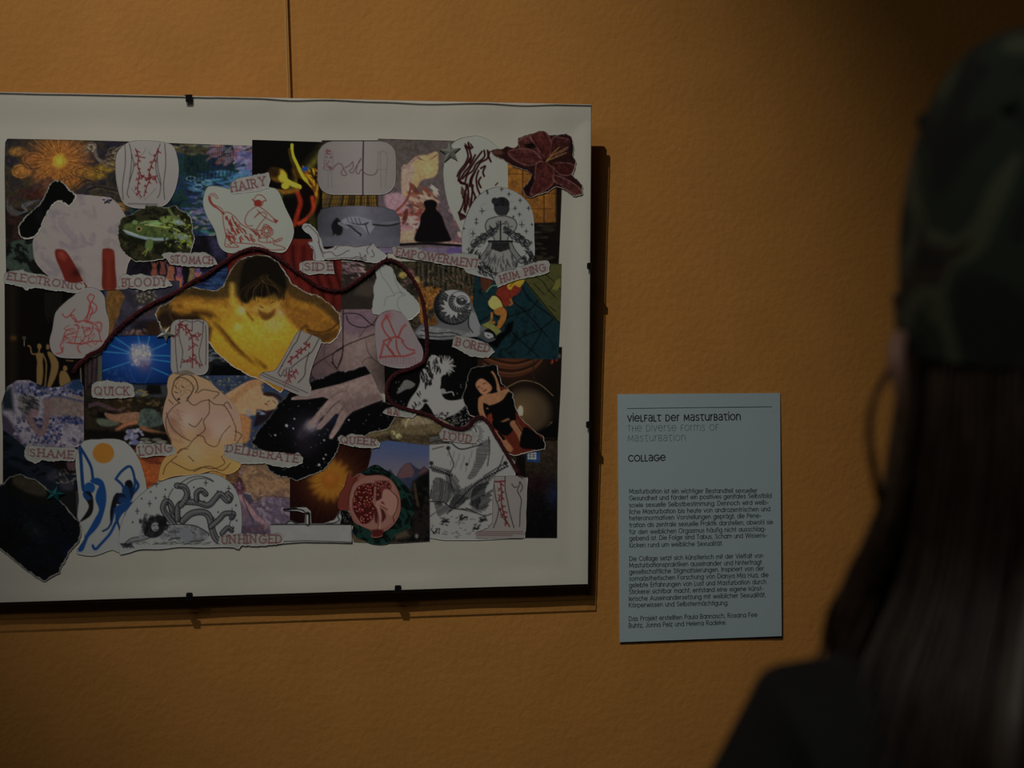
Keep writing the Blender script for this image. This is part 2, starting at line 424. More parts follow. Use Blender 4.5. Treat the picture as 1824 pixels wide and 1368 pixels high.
    def strokes(s, poly, n, L, ang, wd, col, jit=15, seed=1, a=.9, bend=0.):
        p = P(poly, 3); r = random.Random(seed); lo, hi = p.min(0), p.max(0); k = t = 0
        while k < n and t < n * 8:
            t += 1; x, y = r.uniform(lo[0], hi[0]), r.uniform(lo[1], hi[1])
            if seg_dist(np.array([x]), np.array([y]), p, True)[0] > -.6: continue
            th = math.radians((ang(x, y) if callable(ang) else ang) + r.uniform(-jit, jit)); l = L * r.uniform(.6, 1.2) / 2; dx, dy = math.cos(th) * l, math.sin(th) * l
            s.line([(x - dx, y - dy), (x - dy * bend, y + dx * bend), (x + dx, y + dy)], wd * r.uniform(.7, 1.1), col, a=a, smooth=2); k += 1
        return s
    def tiny(s, p0, p1, rows, col, sp=4, wd=.9, seed=1):
        r = random.Random(seed); p0 = np.array(p0, float); p1 = np.array(p1, float); d = (p1 - p0); L = np.linalg.norm(d); d /= L
        for k in range(rows):
            x = 0; o = p0 + np.array([-d[1], d[0]]) * sp * k
            while x < L * (1 if k < rows - 1 else .75):
                q = r.uniform(3, 9); a_ = o + d * x; b_ = o + d * min(x + q, L); s.line([a_, b_], 1.5, col, smooth=0, a=.55); x += q + 1.6
        return s
    def done(s, parent=None):
        D = seg_dist(s.X, s.Y, s.out, True)
        if s.torn:
            nz = fbm(s.X, s.Y, 7, s.tseed + 3, 3); edge = s.torn * (.25 + 1.5 * nz) + D
            s.mixin((slice(None), slice(None)), np.clip(.5 + edge / 1.2, 0, 1), hx(s.tcol))
        ny, nx = s.X.shape
        Dc = (D[:-1, :-1] + D[1:, :-1] + D[:-1, 1:] + D[1:, 1:]) / 4
        keep = Dc < 0
        used = np.zeros((ny, nx), bool)
        for a in (0, 1):
            for b in (0, 1): used[a:ny - 1 + a, b:nx - 1 + b] |= keep
        cnt = np.zeros((ny, nx), int)
        for a in (0, 1):
            for b in (0, 1): cnt[a:ny - 1 + a, b:nx - 1 + b] += keep
        bd = used & (cnt < 4)
        # snap border vertices to the cut line
        px = s.X.copy(); py = s.Y.copy(); bi = np.argwhere(bd)
        bx = s.X[bd]; by = s.Y[bd]; best = np.full(bx.shape, 1e9); qx = bx.copy(); qy = by.copy(); o = s.out; n = len(o)
        for i in range(n):
            ax, ay = o[i]; ex, ey = o[(i + 1) % n] - o[i]; t = np.clip(((bx - ax) * ex + (by - ay) * ey) / (ex * ex + ey * ey + 1e-12), 0, 1)
            cx, cy = ax + t * ex, ay + t * ey; dd = (bx - cx) ** 2 + (by - cy) ** 2; m = dd < best
            best[m] = dd[m]; qx[m] = cx[m]; qy[m] = cy[m]
        px[bd] = qx; py[bd] = qy
        idx = -np.ones((ny, nx), int); idx[used] = np.arange(used.sum())
        uv = np.stack([px[used], py[used]], 1)
        lift = sheet_at(uv) + (s.layer + 1.3) * LAYER + 0.00022 * (fbm(uv[:, 0], uv[:, 1], 40, s.tseed + 11, 2) - .5)
        V = on_pic(uv, lift)
        colr = grade(s.c[used])
        q = np.argwhere(keep); j, i = q[:, 0], q[:, 1]
        Fq = np.stack([idx[j, i], idx[j + 1, i], idx[j + 1, i + 1], idx[j, i + 1]], 1)
        # cut edge of the paper
        E = []
        kp = np.pad(keep, 1)
        K = kp[1:-1, 1:-1]
        for dj, di, c0, c1 in ((-1, 0, (0, 1), (0, 0)), (1, 0, (1, 0), (1, 1)), (0, -1, (0, 0), (1, 0)), (0, 1, (1, 1), (0, 1))):
            m = K & ~kp[1 + dj:kp.shape[0] - 1 + dj, 1 + di:kp.shape[1] - 1 + di]
            jj, ii = np.nonzero(m); E.append(np.stack([idx[jj + c0[0], ii + c0[1]], idx[jj + c1[0], ii + c1[1]]], 1))
        E = np.concatenate(E); be = np.unique(E); mp = -np.ones(len(V), int); mp[be] = len(V) + np.arange(len(be))
        V2 = V[be] - NRM * 0.00034
        Fe = np.stack([E[:, 0], E[:, 1], mp[E[:, 1]], mp[E[:, 0]]], 1)
        V = np.concatenate([V, V2]); colr = np.concatenate([colr, np.tile(lin(hx('67635b')) / REF, (len(be), 1))])
        F = np.concatenate([Fq, Fe])
        org = np.array(WLOC[PIC.name]); V = V - org
        me = bpy.data.meshes.new(s.name)
        me.vertices.add(len(V)); me.vertices.foreach_set('co', V.astype(np.float32).ravel())
        me.loops.add(F.size); me.loops.foreach_set('vertex_index', F.ravel().astype(np.int32))
        me.polygons.add(len(F)); me.polygons.foreach_set('loop_start', np.arange(0, F.size, 4, dtype=np.int32))
        me.update(calc_edges=True)
        at = me.color_attributes.new('ink', 'FLOAT_COLOR', 'POINT')
        c4 = np.ones((len(V), 4), np.float32); c4[:, :3] = np.clip(colr, 0.004, .85); at.data.foreach_set('color', c4.ravel())
        me.materials.append(M_print)
        ob = bpy.data.objects.new(s.name, me); COL.objects.link(ob); ob.parent = PIC
        if s.label: ob['label'] = s.label
        return ob

# ------------------------------------------------------------------ frame hardware
M_paper = mat('off_white_paper', tuple(np.array([.72, .715, .70])), rough=0.8, noise=0.02, nscale=9, bump=0.12, bscale=60)
M_board = mat('pale_backing_board', (.66, .62, .54), rough=0.8, noise=0.04, nscale=30)
M_bedge = mat('brown_board_edge', (.12, .075, .04), rough=0.8, noise=0.2, nscale=60)
M_clip = mat('black_clip_metal', (.012, .012, .013), rough=0.35, metal=0.3)
C_TL, C_TR, C_BR, C_BL = (-62, 162.5), (1053.5, 186), (1047.5, 1041), (-62, 1076)
def quad_grid(nx, ny, off, ins=(0, 0, 0, 0)):
    """grid over the frame's face; ins = px insets (top,right,bottom,left); off = fn(s,t) -> distance along normal"""
    tl, tr, br, bl = [np.array(q, float) for q in (C_TL, C_TR, C_BR, C_BL)]
    S, T = np.meshgrid(np.linspace(0, 1, nx), np.linspace(0, 1, ny))
    ti = ins[0](S) if callable(ins[0]) else ins[0]; bi = ins[2](S) if callable(ins[2]) else ins[2]
    top = tl + (tr - tl) * S[..., None]; bot = bl + (br - bl) * S[..., None]
    top = top + np.stack([0 * S, ti + 0 * S], -1); bot = bot - np.stack([0 * S, bi + 0 * S], -1)
    uv = top * (1 - T[..., None]) + bot * T[..., None]
    uv[..., 0] += ins[3] * (1 - S) - ins[1] * S
    o = off(S, T)
    V = on_pic(uv.reshape(-1, 2), np.asarray(o + 0 * S).ravel())
    F = [(j * nx + i, (j + 1) * nx + i, (j + 1) * nx + i + 1, j * nx + i + 1) for j in range(ny - 1) for i in range(nx - 1)]
    return list(V), F
def slab(nx, ny, front, back, ins):
    Vf, Ff = quad_grid(nx, ny, lambda S, T: front, ins); Vb, Fb = quad_grid(nx, ny, lambda S, T: back, ins)
    k = len(Vf); F = Ff + [tuple(i + k for i in q[::-1]) for q in Fb]
    nF = len(F)
    loop = [i for i in range(nx)] + [j * nx + nx - 1 for j in range(1, ny)] + [(ny - 1) * nx + i for i in range(nx - 2, -1, -1)] + [j * nx for j in range(ny - 2, 0, -1)]
    for a, b in zip(loop, loop[1:] + loop[:1]): F.append((a, b, b + k, a + k))
    return Vf + Vb, F, nF
V, F, nF = slab(2, 2, -0.0022, -0.0062, (0.4, 0, 3, 0))
bo = mesh_obj('backing_board', V, F, M_board, PIC); bo['label'] = 'pale backing board with brown cut edges'
bo.data.materials.append(M_bedge)
for p in bo.data.polygons[nF:]: p.material_index = 1
# mount sheet, its top and bottom edges waving between the clips
def topw(S):
    x = -62 + S * 1115
    w = 3.2 * np.exp(-((x - 520) / 42) ** 2) + 4.6 * np.exp(-((x - 760) / 70) ** 2) + 2.0 * np.exp(-((x - 650) / 45) ** 2) + 3.6 * np.exp(-((x - 930) / 45) ** 2) + .7 + .9 * np.sin(x / 47.)*(x<380)
    return w
def sheet_st(S, T):
    x = -62 + S * 1115; v = T * 880
    wob = np.clip(topw(S) - 1.2, 0, 5) / 4.6
    sm = lambda q: np.clip(q, 0, 1) ** 2 * (3 - 2 * np.clip(q, 0, 1))
    top = sm(1 - v / 62) * (.0031 - .0020 * wob); wb = .5 + .5 * np.sin(x / 44. + 1.3) * np.cos(x / 130.)
    bot = sm(1 - (880 - v) / 40) * (.0020 - .0012 * wb); rgt = sm(1 - (1050 - x) / 36) * .0018
    return np.maximum(np.maximum(top, bot), rgt) - .0002
def sheet_at(uv):
    s = (uv[:, 0] + 62) / 1113.; t0 = 162.5 + s * 23.5; t1 = 1076 - s * 35; return sheet_st(s, (uv[:, 1] - t0) / (t1 - t0))
def sheet_off(S, T):
    x = -62 + S * 1115
    w = .5 + .5 * np.sin(x / 36.) * np.cos(x / 91. + 1)
    e = np.exp(-(T / .035) ** 2) * .0012 * w + np.exp(-((1 - T) / .035) ** 2) * .0012 * w
    big = .0007 * (np.sin(x / 60. + 2) * .5 + .5) * (np.exp(-(T / .10) ** 2) + np.exp(-((1 - T) / .09) ** 2))
    return sheet_st(S, T)
V, F = quad_grid(260, 120, sheet_off, (.3, .8, 1.0, 0))
mesh_obj('mount_sheet', V, F, M_paper, PIC, smooth=True)['label'] = 'plain off-white mount sheet with a wavy top edge'
# glass pane in front, held by clips
GZ = 0.0037
mg = bpy.data.materials.new('clear_glass'); mg.use_nodes = True; nt = mg.node_tree; nt.nodes.clear()
o_ = nt.nodes.new('ShaderNodeOutputMaterial'); mx = nt.nodes.new('ShaderNodeMixShader'); tr_ = nt.nodes.new('ShaderNodeBsdfTransparent')
gl = nt.nodes.new('ShaderNodeBsdfGlossy'); fr = nt.nodes.new('ShaderNodeFresnel'); fr.inputs['IOR'].default_value = 1.45
ge = nt.nodes.new('ShaderNodeNewGeometry'); io = nt.nodes.new('ShaderNodeMapRange'); io.inputs[3].default_value = 1.45; io.inputs[4].default_value = 1 / 1.45
nt.links.new(ge.outputs['Backfacing'], io.inputs[0]); nt.links.new(io.outputs[0], fr.inputs['IOR'])
gl.inputs['Roughness'].default_value = 0.02; tr_.inputs['Color'].default_value = (.985, .992, .985, 1)
nt.links.new(fr.outputs[0], mx.inputs[0]); nt.links.new(tr_.outputs[0], mx.inputs[1]); nt.links.new(gl.outputs[0], mx.inputs[2]); nt.links.new(mx.outputs[0], o_.inputs[0])
M_gedge = mat('green_glass_edge', (.028, .04, .034), rough=0.25)
V, F, nF = slab(2, 2, GZ + .0017, GZ, (0, 2.6, -2.6, 0))
go = mesh_obj('glass_pane', V, F, mg, PIC); go.data.materials.append(M_gedge)
go['label'] = 'clear glass pane with dark green edge'
for p in go.data.polygons[nF:]: p.material_index = 1
def clip(u, v, du, dv):
    """spring clip: a hook lip over the glass, a side strap and a foot behind the board; (du,dv) points outward"""
    L, w = (13, 6.0) if dv else (8, 6.2)
    def bx(a0, a1, b, z0, z1):
        if dv: uvs = [(u - b, v + dv * a0), (u + b, v + dv * a0), (u + b, v + dv * a1), (u - b, v + dv * a1)]
        else: uvs = [(u + du * a0, v - b), (u + du * a0, v + b), (u + du * a1, v + b), (u + du * a1, v - b)]
        V = list(on_pic(uvs, z0)) + list(on_pic(uvs, z1))
        return V, [(0, 1, 2, 3), (4, 7, 6, 5), (0, 4, 5, 1), (1, 5, 6, 2), (2, 6, 7, 3), (3, 7, 4, 0)]
    vf = merge(bx(-L + 1.5, 1.2, w, GZ + .0017, GZ + .0027), bx(-L, -L + 1.5, w - 1, GZ + .0017, GZ + .0025), bx(-.2, .9, w, -.0075, GZ + .0030))
    ob = mesh_obj('clip', *vf, M_clip, PIC)
    m = ob.modifiers.new('b', 'BEVEL'); m.width = .0006; m.segments = 2
clip(334.5, 170, 0, -1); clip(1050.5, 474, 1, 0); clip(1048.8, 756, 1, 0); clip(706.5, 1054.5, 0, 1); clip(335.5, 1067.5, 0, 1)
clip(-61, 480, -1, 0); clip(-61, 760, -1, 0)

# ------------------------------------------------------------------ cuttings: the pictures that cover the ground first
NV = '#'
K = '111012'      # printed black
INK = '17161a'
def RB(x0, y0, x1, y1, r):
    q = []
    for cx, cy, a in ((x1 - r, y0 + r, -90), (x1 - r, y1 - r, 0), (x0 + r, y1 - r, 90), (x0 + r, y0 + r, 180)):
        q += [(cx + r * math.cos(math.radians(a + k * 22.5)), cy + r * math.sin(math.radians(a + k * 22.5))) for k in range(5)]
    return q
# swirling sky with an orange sun
c = Cut('painting_cutting', '13,247 120,249 230,252 232,420 225,505 11,505 8,300 9,254', '241f1e', 1, 'painted orange sun among swirling clouds')
c.mottle(['1d1e22', '2b2523', '332a1e', '23202a', '3a2922'], 34, 4)
c.mottle(['2f1512', '1a1514', '301c19', '16191d'], 24, 8, box='0,380 60,385 75,460 60,510 0,510')
for x, y, rx, ry, q in ((32, 270, 17, 9, '6b461e'), (38, 305, 18, 13, '7a4a1c'), (60, 285, 22, 15, '63391d'), (150, 305, 22, 10, '5e4218'), (168, 312, 20, 9, '6a4d16'), (185, 300, 18, 8, '6b5016'),
                     (128, 325, 20, 11, '603717'), (90, 315, 30, 18, '54341d'), (60, 345, 26, 10, '3d1d18'), (195, 292, 14, 7, '5c4a1c'), (215, 370, 18, 9, '7a5120')):
    c.ell(x, y, rx, ry, q, soft=2.5, tex=.25)
c.glow(106, 287, 50, '7e461a', .95, 1.05, 3); c.glow(106, 287, 30, '92541a', .9); c.rays_(106, 287, 40, 12, 44, '47260f', 1.1, .7)
c.ell(106, 287, 13, 13, '9a6416', soft=4); c.ell(106, 287, 5.5, 5.5, 'a87b1a', soft=2)
c.rays_(106, 287, 26, 22, 60, '7f4c1c', 1.6, .55, 5)
for k in range(7):
    c.line([(150, 262 + k * 2), (158 + k, 254 + k * 2), (170, 256 + k), (172 - k, 270), (178, 283 + k), (198, 290), (206, 278 - k), (200, 268 + k), (212, 263), (226, 258)], 1.0, ['5f5346', '3a2d28', '6e6150'][k % 3], a=.8)
c.line([(160, 266), (156, 260), (163, 257), (168, 264), (164, 270)], 2, '6e6252')
for k in range(9):
    c.line([(70 - k * 2, 356 + k), (45, 361 + k), (38 + k * .6, 367 + k * .6), (48, 373 + k * .5), (30, 384 - k), (14, 378 - k * 2), (14, 362 - k)], 1.0, ['4a494f', '24242a', '5a5856'][k % 3], a=.8)
for x, y, rx, ry in ((32, 270, 17, 9), (38, 305, 18, 13), (60, 285, 22, 15), (150, 305, 22, 10), (168, 312, 20, 9), (185, 300, 18, 8), (128, 325, 20, 11), (60, 345, 26, 10), (195, 292, 14, 7)):
    for q in (1.05, .7): c.line([(x + rx * q * math.cos(t_ * .5), y + ry * q * math.sin(t_ * .5)) for t_ in range(2, 13)], 1, '241a14', a=.55)
for k in range(10): c.line([(205 + k * 2, 262 + k * 3), (192 - k, 268 + k * 3), (200, 282 + k * 2), (216 + k, 284 + k * 3), (232, 270 + k * 4)], 1.0, ['6a5a48', '2c221e', '50382a'][k % 3], a=.7)
for k in range(24): c.line([(12 + (k * 29) % 40, 390 + (k * 17) % 60), (18 + (k * 29) % 40, 392 + (k * 17) % 60)], 3, ['4a1a18', '2a1210', '3a2420'][k % 3], 1, .6)
for k in range(12):
    c.line([(128 + k * 5, 335 + k), (150 + k * 5, 318 + k * 3), (175 + k * 3, 330 + k * 3), (205, 335 + k * 4), (230, 345 + k * 4)], 1.6, ['3b2f1f', '1b1a1c', '4c3b22', '1e2430'][k % 4], a=.75)
for k in range(8): c.line([(14, 352 + k * 2), (50, 346 - k), (85, 330 - k * 2), (100, 330)], 1.5, ['4a211d', '1f2331', '38221c'][k % 3], a=.6)
c.mottle(['1c221d', '2f3a32', '131514', '101112'], 16, 12, box='20,430 60,430 70,470 90,500 12,505 8,450'); c.grain(.2, 4); c.done()
# lily pond
c = Cut('painting_cutting', '222,252 455,260 455,420 222,420', '12202a', 1, 'painted pond in dark blue and green')
c.mottle(['12181c', '10222c', '18302f', '1c2a4a', '151a1e'], 22, 14, sx=.6)
c.daubs(60, (310, 258, 375, 275), ['3c3423', '4a4020', '2c2c2c', '55513c'], 7, 1.8, 0, 15, 2)
c.daubs(60, (370, 258, 455, 290), ['5a3a4c', '6e4850', '6a5a6a', '553250', '74504a'], 8, 3, -10, 30, 3)
c.daubs(60, (425, 272, 455, 310), ['4a4a72', '5a5c86', '3c3a60', '60506e'], 7, 2.5, -15, 25, 4)
c.daubs(90, (340, 305, 440, 345), ['22406a', '2c5480', '2a5a70', '3a5a78', '16283e'], 9, 2, 4, 12, 5)
c.daubs(70, (330, 345, 400, 400), ['2c3c66', '3a4a58', '225050', '4c4a70', '182430'], 7, 1.6, 0, 16, 6)
c.daubs(40, (330, 370, 395, 418), ['4c4a66', '6a5a5c', '235a54', '5a5844', '3c3c6c'], 6, 2.4, 0, 30, 7)
for x, y in ((340, 318), (352, 333), (368, 326), (355, 325)): c.line([(x - 9, y), (x, y - 4), (x + 9, y), (x, y + 4)], 1, '4f6a7e', closed=True)
for k in range(26): c.line([(330 + k * 3.4, 262), (329 + k * 3.4, 300 + (k * 37) % 25)], 1.6, '0d1213', a=.5)
c.grain(.2, 3); c.done()
# night festival
c = Cut('painting_cutting', '225,415 470,415 470,540 225,540', '15131b', 0, 'dusky painting with small dancing figures')
c.mottle(['100f13', '1c1724', '131217', '251e34'], 26, 21)
c.fill('370,420 400,425 400,460 380,460', '2a2740', 6); c.fill('340,490 410,470 425,500 400,530 350,520', '1a2749', 6)
c.daubs(60, (345, 478, 410, 515), ['1c2c52', '243a60', '141a30'], 8, 1.6, 0, 10, 3)
for x, y, q, s_ in ((275, 482, '6a3328', 1), (290, 478, '5d3028', .9), (303, 492, '73402c', 1.3), (306, 478, '6b3c2c', .9), (319, 492, '573450', 1.2), (319, 508, '84432e', 1), (342, 492, '5d4c2e', 1.2), (352, 486, '523a60', 1.1), (352, 496, '83432c', .7)):
    c.fill([(x - 2, y - 13 * s_), (x + 2, y - 13 * s_), (x + 4 * s_, y - 4), (x + 6 * s_, y + 11 * s_), (x - 6 * s_, y + 11 * s_), (x - 4 * s_, y - 4)], q, 1.2, smooth=3)
    c.line([(x - 3, y - 8 * s_), (x - 5, y - 16 * s_)], 1.6, q); c.line([(x + 3, y - 8 * s_), (x + 6, y - 15 * s_)], 1.6, q)
c.grain(.2, 3); c.done()
# red cloth
c = Cut('photo_cutting', '405,423 608,423 608,556 520,548 405,500', '52130f', 1, 'photo of folded red cloth')
for k in range(12): c.line([(500 + k * 11, 424), (505 + k * 9, 470), (520 + k * 9, 520), (530 + k * 8, 555)], 3.5, ['3b0b0b', '5e1814', '2f0908', '641b15'][k % 4], 2.5, .8)
c.ell(548, 428, 30, 8, '5c1a12', soft=5); c.ell(540, 505, 14, 22, '5f1712', 20, 5, .6); c.ell(415, 450, 20, 14, '6a2018', 0, 5, .7)
c.grain(.1, 5); c.done()
# two dancers
c = Cut('photo_cutting', '449,249 573,253 574,426 449,424', '0e0d0c', 2, 'photo of two dancers in yellow stage light')
c.fill('573,255 573,285 520,345 500,345', '35300f', 9, .9); c.fill('573,268 573,276 530,330 515,335', '5a5214', 5, .8)
c.fill('520,300 545,300 560,320 568,350 560,370 545,350 530,325', '5c3208', 3, smooth=4)
c.daubs(70, (540, 300, 568, 350), ['9a5f08', '7a3e06', 'b57c0c', '4a2304'], 4, 1.2, 60, 30, 3)
c.ell(543, 301, 6, 4, '123a8a', -20)
c.line([(520, 258), (521, 275), (530, 295), (537, 310), (549, 330), (558, 348)], 5, 'a8890f'); c.line([(515, 266), (519, 285), (527, 305), (537, 330)], 5, '3a2808')
c.fill('530,318 545,325 560,345 558,370 548,390 530,405 522,400 528,370 532,345', '150908', 1.5, smooth=4)
c.line([(528, 340), (535, 360), (530, 380), (524, 400)], 8, '7a1b0b', 2); c.line([(556, 352), (558, 372), (550, 386), (540, 394), (532, 398)], 7, '8c250f', 2)
c.ell(493, 312, 15, 12, '5a380a', 30, 2.5); c.ell(503, 314, 8, 12, 'b58a10', -20, 2.5); c.ell(488, 307, 11, 9, '2e1d0a', 10, 3)
c.line([(502, 315), (515, 325), (533, 333)], 8, 'b08a14'); c.line([(492, 340), (510, 342), (530, 338)], 7, '6d3f0c', 1.5)
c.ell(508, 331, 7, 6, 'a67d12'); c.ell(492, 352, 9, 12, '6f6112', 30, 4)
c.fill('476,330 500,345 495,400 480,420 452,420 452,330', '0d0c0c', 4, .8); c.ell(556, 400, 8, 18, '2f2a0e', 0, 4); c.grain(.15, 3); c.done()
# room with gold curtains and lamp
c = Cut('photo_cutting', '573,250 690,250 690,470 573,460', '191412', 1, 'photo of gold curtains and a table lamp')
c.grad([(330, '2a221c'), (345, '4a3412'), (372, '3a2a10')]); r_ = random.Random(4)
for k in range(30):
    x = 573 + k * 3.9; c.line([(x, 345), (x + (x - 630) * .15 - 3, 375)], 1.5, r_.choice(['6b4c14', '2b1c0d', '7c5a18', '45423f', '1c1412']), a=.8)
for y in (352, 361, 369): c.line([(573, y + 3), (690, y)], .7, '201812', a=.7)
c.fill('573,372 690,372 690,470 573,470', '141013', 2); c.fill('640,432 690,430 690,452 640,450', '4b4558', 4)
c.fill('567,406 585,407 589,428 573,429', '6a5238', 1); c.line([(573, 407), (586, 407)], 1.5, '241a12'); c.line([(573, 429), (589, 429)], 2, '0c0b0c'); c.line([(578, 430), (579, 438), (590, 442)], 3, '0b0b0e')
c.fill('590,430 640,425 640,440 590,440', '5a5564', 3); c.done()
# cream drapery and dark seated figure
c = Cut('painting_cutting', '673,247 812,251 832,330 832,452 673,450', '473c38', 2, 'painting of pale drapery beside a dark seated figure')
c.grad([(250, '433a36'), (320, '4b4240'), (340, '4e3c4c'), (450, '5a4450')]); c.mottle(['443a36', '4c423f', '3f3634'], 20, 5, .6)
c.fill('716,298 725,293 742,278 760,276 779,271 780,302 772,316 752,320 742,335 730,348 716,345', '8a6a45', 1.5, smooth=3, tex=.1)
c.fill('716,298 732,292 740,300 730,340 716,345', '7d6658', 2); c.line([(744, 281), (760, 287), (778, 276)], 2, '5c3c36'); c.line([(716, 300), (725, 296), (745, 279)], 3, '73545a')
c.fill('752,285 775,282 774,302 762,315 750,310', '8f7048', 3)
c.fill('684,350 700,344 716,345 728,360 725,375 700,382 690,372', '7e5c64', 2.5, smooth=3)
c.daubs(50, (728, 335, 775, 375), ['8a6450', '93705e', '6b3a2c', 'a08474', '5c2c24'], 9, 2.5, 30, 30, 3)
c.daubs(60, (705, 375, 752, 415), ['8a5c60', '6b2f28', '7a4038', '967068', '4e2622'], 8, 3, -30, 50, 4)
c.line([(732, 332), (725, 355), (710, 372), (700, 380)], 4, '6a3428'); c.daubs(18, (800, 355, 830, 440), ['6a3c46', '7d5a60', '8a6c62'], 5, 3, 60, 30, 5)
c.fill('755,360 768,356 778,362 776,372 786,385 793,405 800,420 798,430 740,430 748,400 750,385 758,372', '140f12', 1.5, smooth=4)
c.fill('715,412 742,420 735,428 715,426', '7a6050', 2); c.fill('700,415 735,410 800,430 825,435 825,436 700,434', '8a6e54', 2.5, .7)
c.fill('755,360 768,356 778,362 776,372 786,385 793,405 800,420 798,430 740,430 748,400 750,385 758,372', '140f12', 1.5, smooth=4)
c.line([(712, 436), (760, 434), (825, 438)], 4, '17141a'); c.line([(673, 446), (832, 446)], 9, '584a60', 2); c.fill('800,440 830,440 830,452 795,452', '4d3a66', 2); c.grain(.12, 4); c.done()
# orange panelled wall
c = Cut('photo_cutting', '895,285 1001,285 1000,350 995,470 895,470', '5a3410', 1, 'photo of orange tiles above a dark ground')
c.grad([(285, '7a4a12'), (330, '6b3e12'), (400, '4e2c12')]); c.mottle(['6e4012', '7d4b14', '5a3210'], 12, 3, .5)
for y in (310, 345, 372, 398): c.line([(895, y), (1000, y)], 1, '3c2210', a=.8)
for x in (931, 969): c.line([(x, 285), (x, 400)], 1.4, '2c1a0e', a=.9)
for x in (915, 950, 985):
    for y in (328, 360, 386): c.ell(x, y, 8, 8, '5e3a14', 0, 1.5, .5)
c.fill('895,399 1001,396 1001,470 895,470', '15120f', 1.5); c.daubs(24, (950, 399, 995, 425), ['3a3024', '292218', '1c1814'], 9, 2, 0, 12, 8)
c.fill('990,330 1001,330 1001,470 990,470', '1a120d', 2.5); c.daubs(10, (950, 430, 990, 465), ['2e281e'], 7, 2, 0, 20, 9); c.grain(.15, 4); c.done()
# forest floor in orange
c = Cut('painting_cutting', '690,465 865,468 865,605 690,605', '2a2418', 1, 'speckled painting of orange shapes in a wood')
c.mottle(['1d1a16', '3a2f22', '26241a', '453426'], 9, 31)
for k in range(34): c.line([(742 + k * 3.6, 468), (742 + k * 3.6 + (k % 5) - 2, 500 + (k * 13) % 18)], 2, ['15130f', '4a3c2c', '1b1c12', '53433a', '2b2a1c'][k % 5], 1, .7)
c.ell(717, 490, 7, 6, '75612c', soft=1.5); c.ell(733, 487, 9, 5, '5c3c38', 60, 2)
c.fill('737,495 747,497 755,512 772,510 788,518 790,530 775,545 760,560 770,580 757,585 745,560 745,520', '6b4016', 2, smooth=4, tex=.35, tsc=4)
c.ell(742, 499, 5, 6, '806434', soft=2); c.ell(838, 535, 9, 9, '60340f', soft=2); c.ell(826, 520, 8, 4, '5a2f10', soft=2)
c.fill('772,560 790,572 800,585 770,585', '5c3511', 3, smooth=3); c.daubs(60, (700, 500, 735, 560), ['463034', '2c2422', '5a3f40', '1c1a18'], 4, 2, 30, 60, 5)
c.daubs(120, (745, 470, 862, 520), ['4c3d30', '17140f', '5d4636', '32351f'], 2.5, 1.3, 90, 20, 6); c.grain(.3, 2.5); c.done()
# brown street
c = Cut('photo_cutting', '600,466 702,466 702,555 600,555', '2c231e', 0, 'brown photo of a street corner')
c.mottle(['1b1614', '382c26', '2a221e', '463638'], 14, 6); c.daubs(40, (612, 468, 650, 495), ['5a4248', '6a5054', '241c1c', '7a6060'], 5, 1.6, 20, 40, 2)
c.fill('610,500 702,490 702,555 600,555', '2b231f', 6, .8); c.fill('640,505 680,500 660,530 630,525', '3a302a', 4); c.done()
# skin with loose threads
c = Cut('photo_cutting', '535,551 668,550 700,560 700,700 535,700', '5c4a48', 1, 'photo of pale skin crossed by dark threads')
c.grad([(575, '4d3a3c'), (640, '63504c'), (700, '4a3a36')], 0); c.glow(640, 615, 45, '6b5652', .8); c.glow(690, 660, 30, '3a2e28', .8)
c.fill('610,551 668,551 665,585 640,600 608,590', '5a4450', 5, .8)
for q in ('611,551 611,590 610,630 606,645 600,658', '612,560 616,558 640,560 660,577 668,580', '617,562 622,575 640,583 660,580 672,565', '598,655 593,645 594,630 610,618 640,605 668,595', '611,615 610,630 603,650', '600,656 590,645', '610,620 575,640 556,655 555,670 565,678'):
    c.line(P(q, 0), 1.3, '1c1214', closed=False)
for q in ('652,610 655,625 665,640 680,650', '645,648 650,640 662,638 680,650', '580,610 578,640 600,660', '640,600 655,580'): c.line(P(q), 1, '3a2a26', a=.8)
c.grain(.08, 6); c.done()
# black and white ink splash
c = Cut('print_cutting', '683,600 850,598 852,780 688,782', '0d0d0e', 2, 'black sheet with a splashed white ink figure')
Wt = '6e6a67'
c.fill('748,665 758,652 762,640 772,632 785,640 795,660 790,676 784,690 788,705 796,712 810,713 828,710 832,718 815,735 800,742 788,748 775,742 768,730 758,718 750,728 735,735 725,728 730,712 742,695 748,680', Wt, .8, smooth=4)
r_ = random.Random(6)
for k in range(60):
    th = r_.uniform(-2.3, 1.2); q = r_.uniform(12, 20); c.line([(792, 652), (792 + q * math.cos(th), 652 + q * math.sin(th))], 1.1, Wt, a=.85)
for k in range(26): c.line([(766 + r_.uniform(-4, 18), 636 + r_.uniform(-4, 8)), (760 + r_.uniform(-4, 26), 644 + r_.uniform(-4, 14))], 1.2, Wt, a=.8)
c.ell(792, 655, 7, 11, Wt, 20); c.fill('786,672 794,668 796,684 790,696 786,690', K, .7, smooth=3); c.strokes('748,655 764,645 772,668 764,690 752,682', 34, 9, 80, 2.0, K, 14, 4); c.strokes('768,640 786,640 788,660 772,662', 20, 7, 95, 1.6, K, 16, 5); c.strokes('742,700 752,690 748,720 730,728', 12, 6, 60, 1.2, K, 20, 6)
c.fill('716,683 724,676 740,684 732,692 722,694 712,700 706,700', Wt, 1, .7, smooth=2)
for k in range(130):
    x, y = r_.uniform(700, 845), r_.uniform(680, 775)
    if abs(x - 765) > 42 or y > 745: c.ell(x, y, .9, .9, Wt, a=.7)
for k in range(120): c.ell(r_.uniform(800, 835), r_.uniform(720, 765), r_.uniform(.6, 1.6), .8, Wt, r_.uniform(0, 180), a=.8)
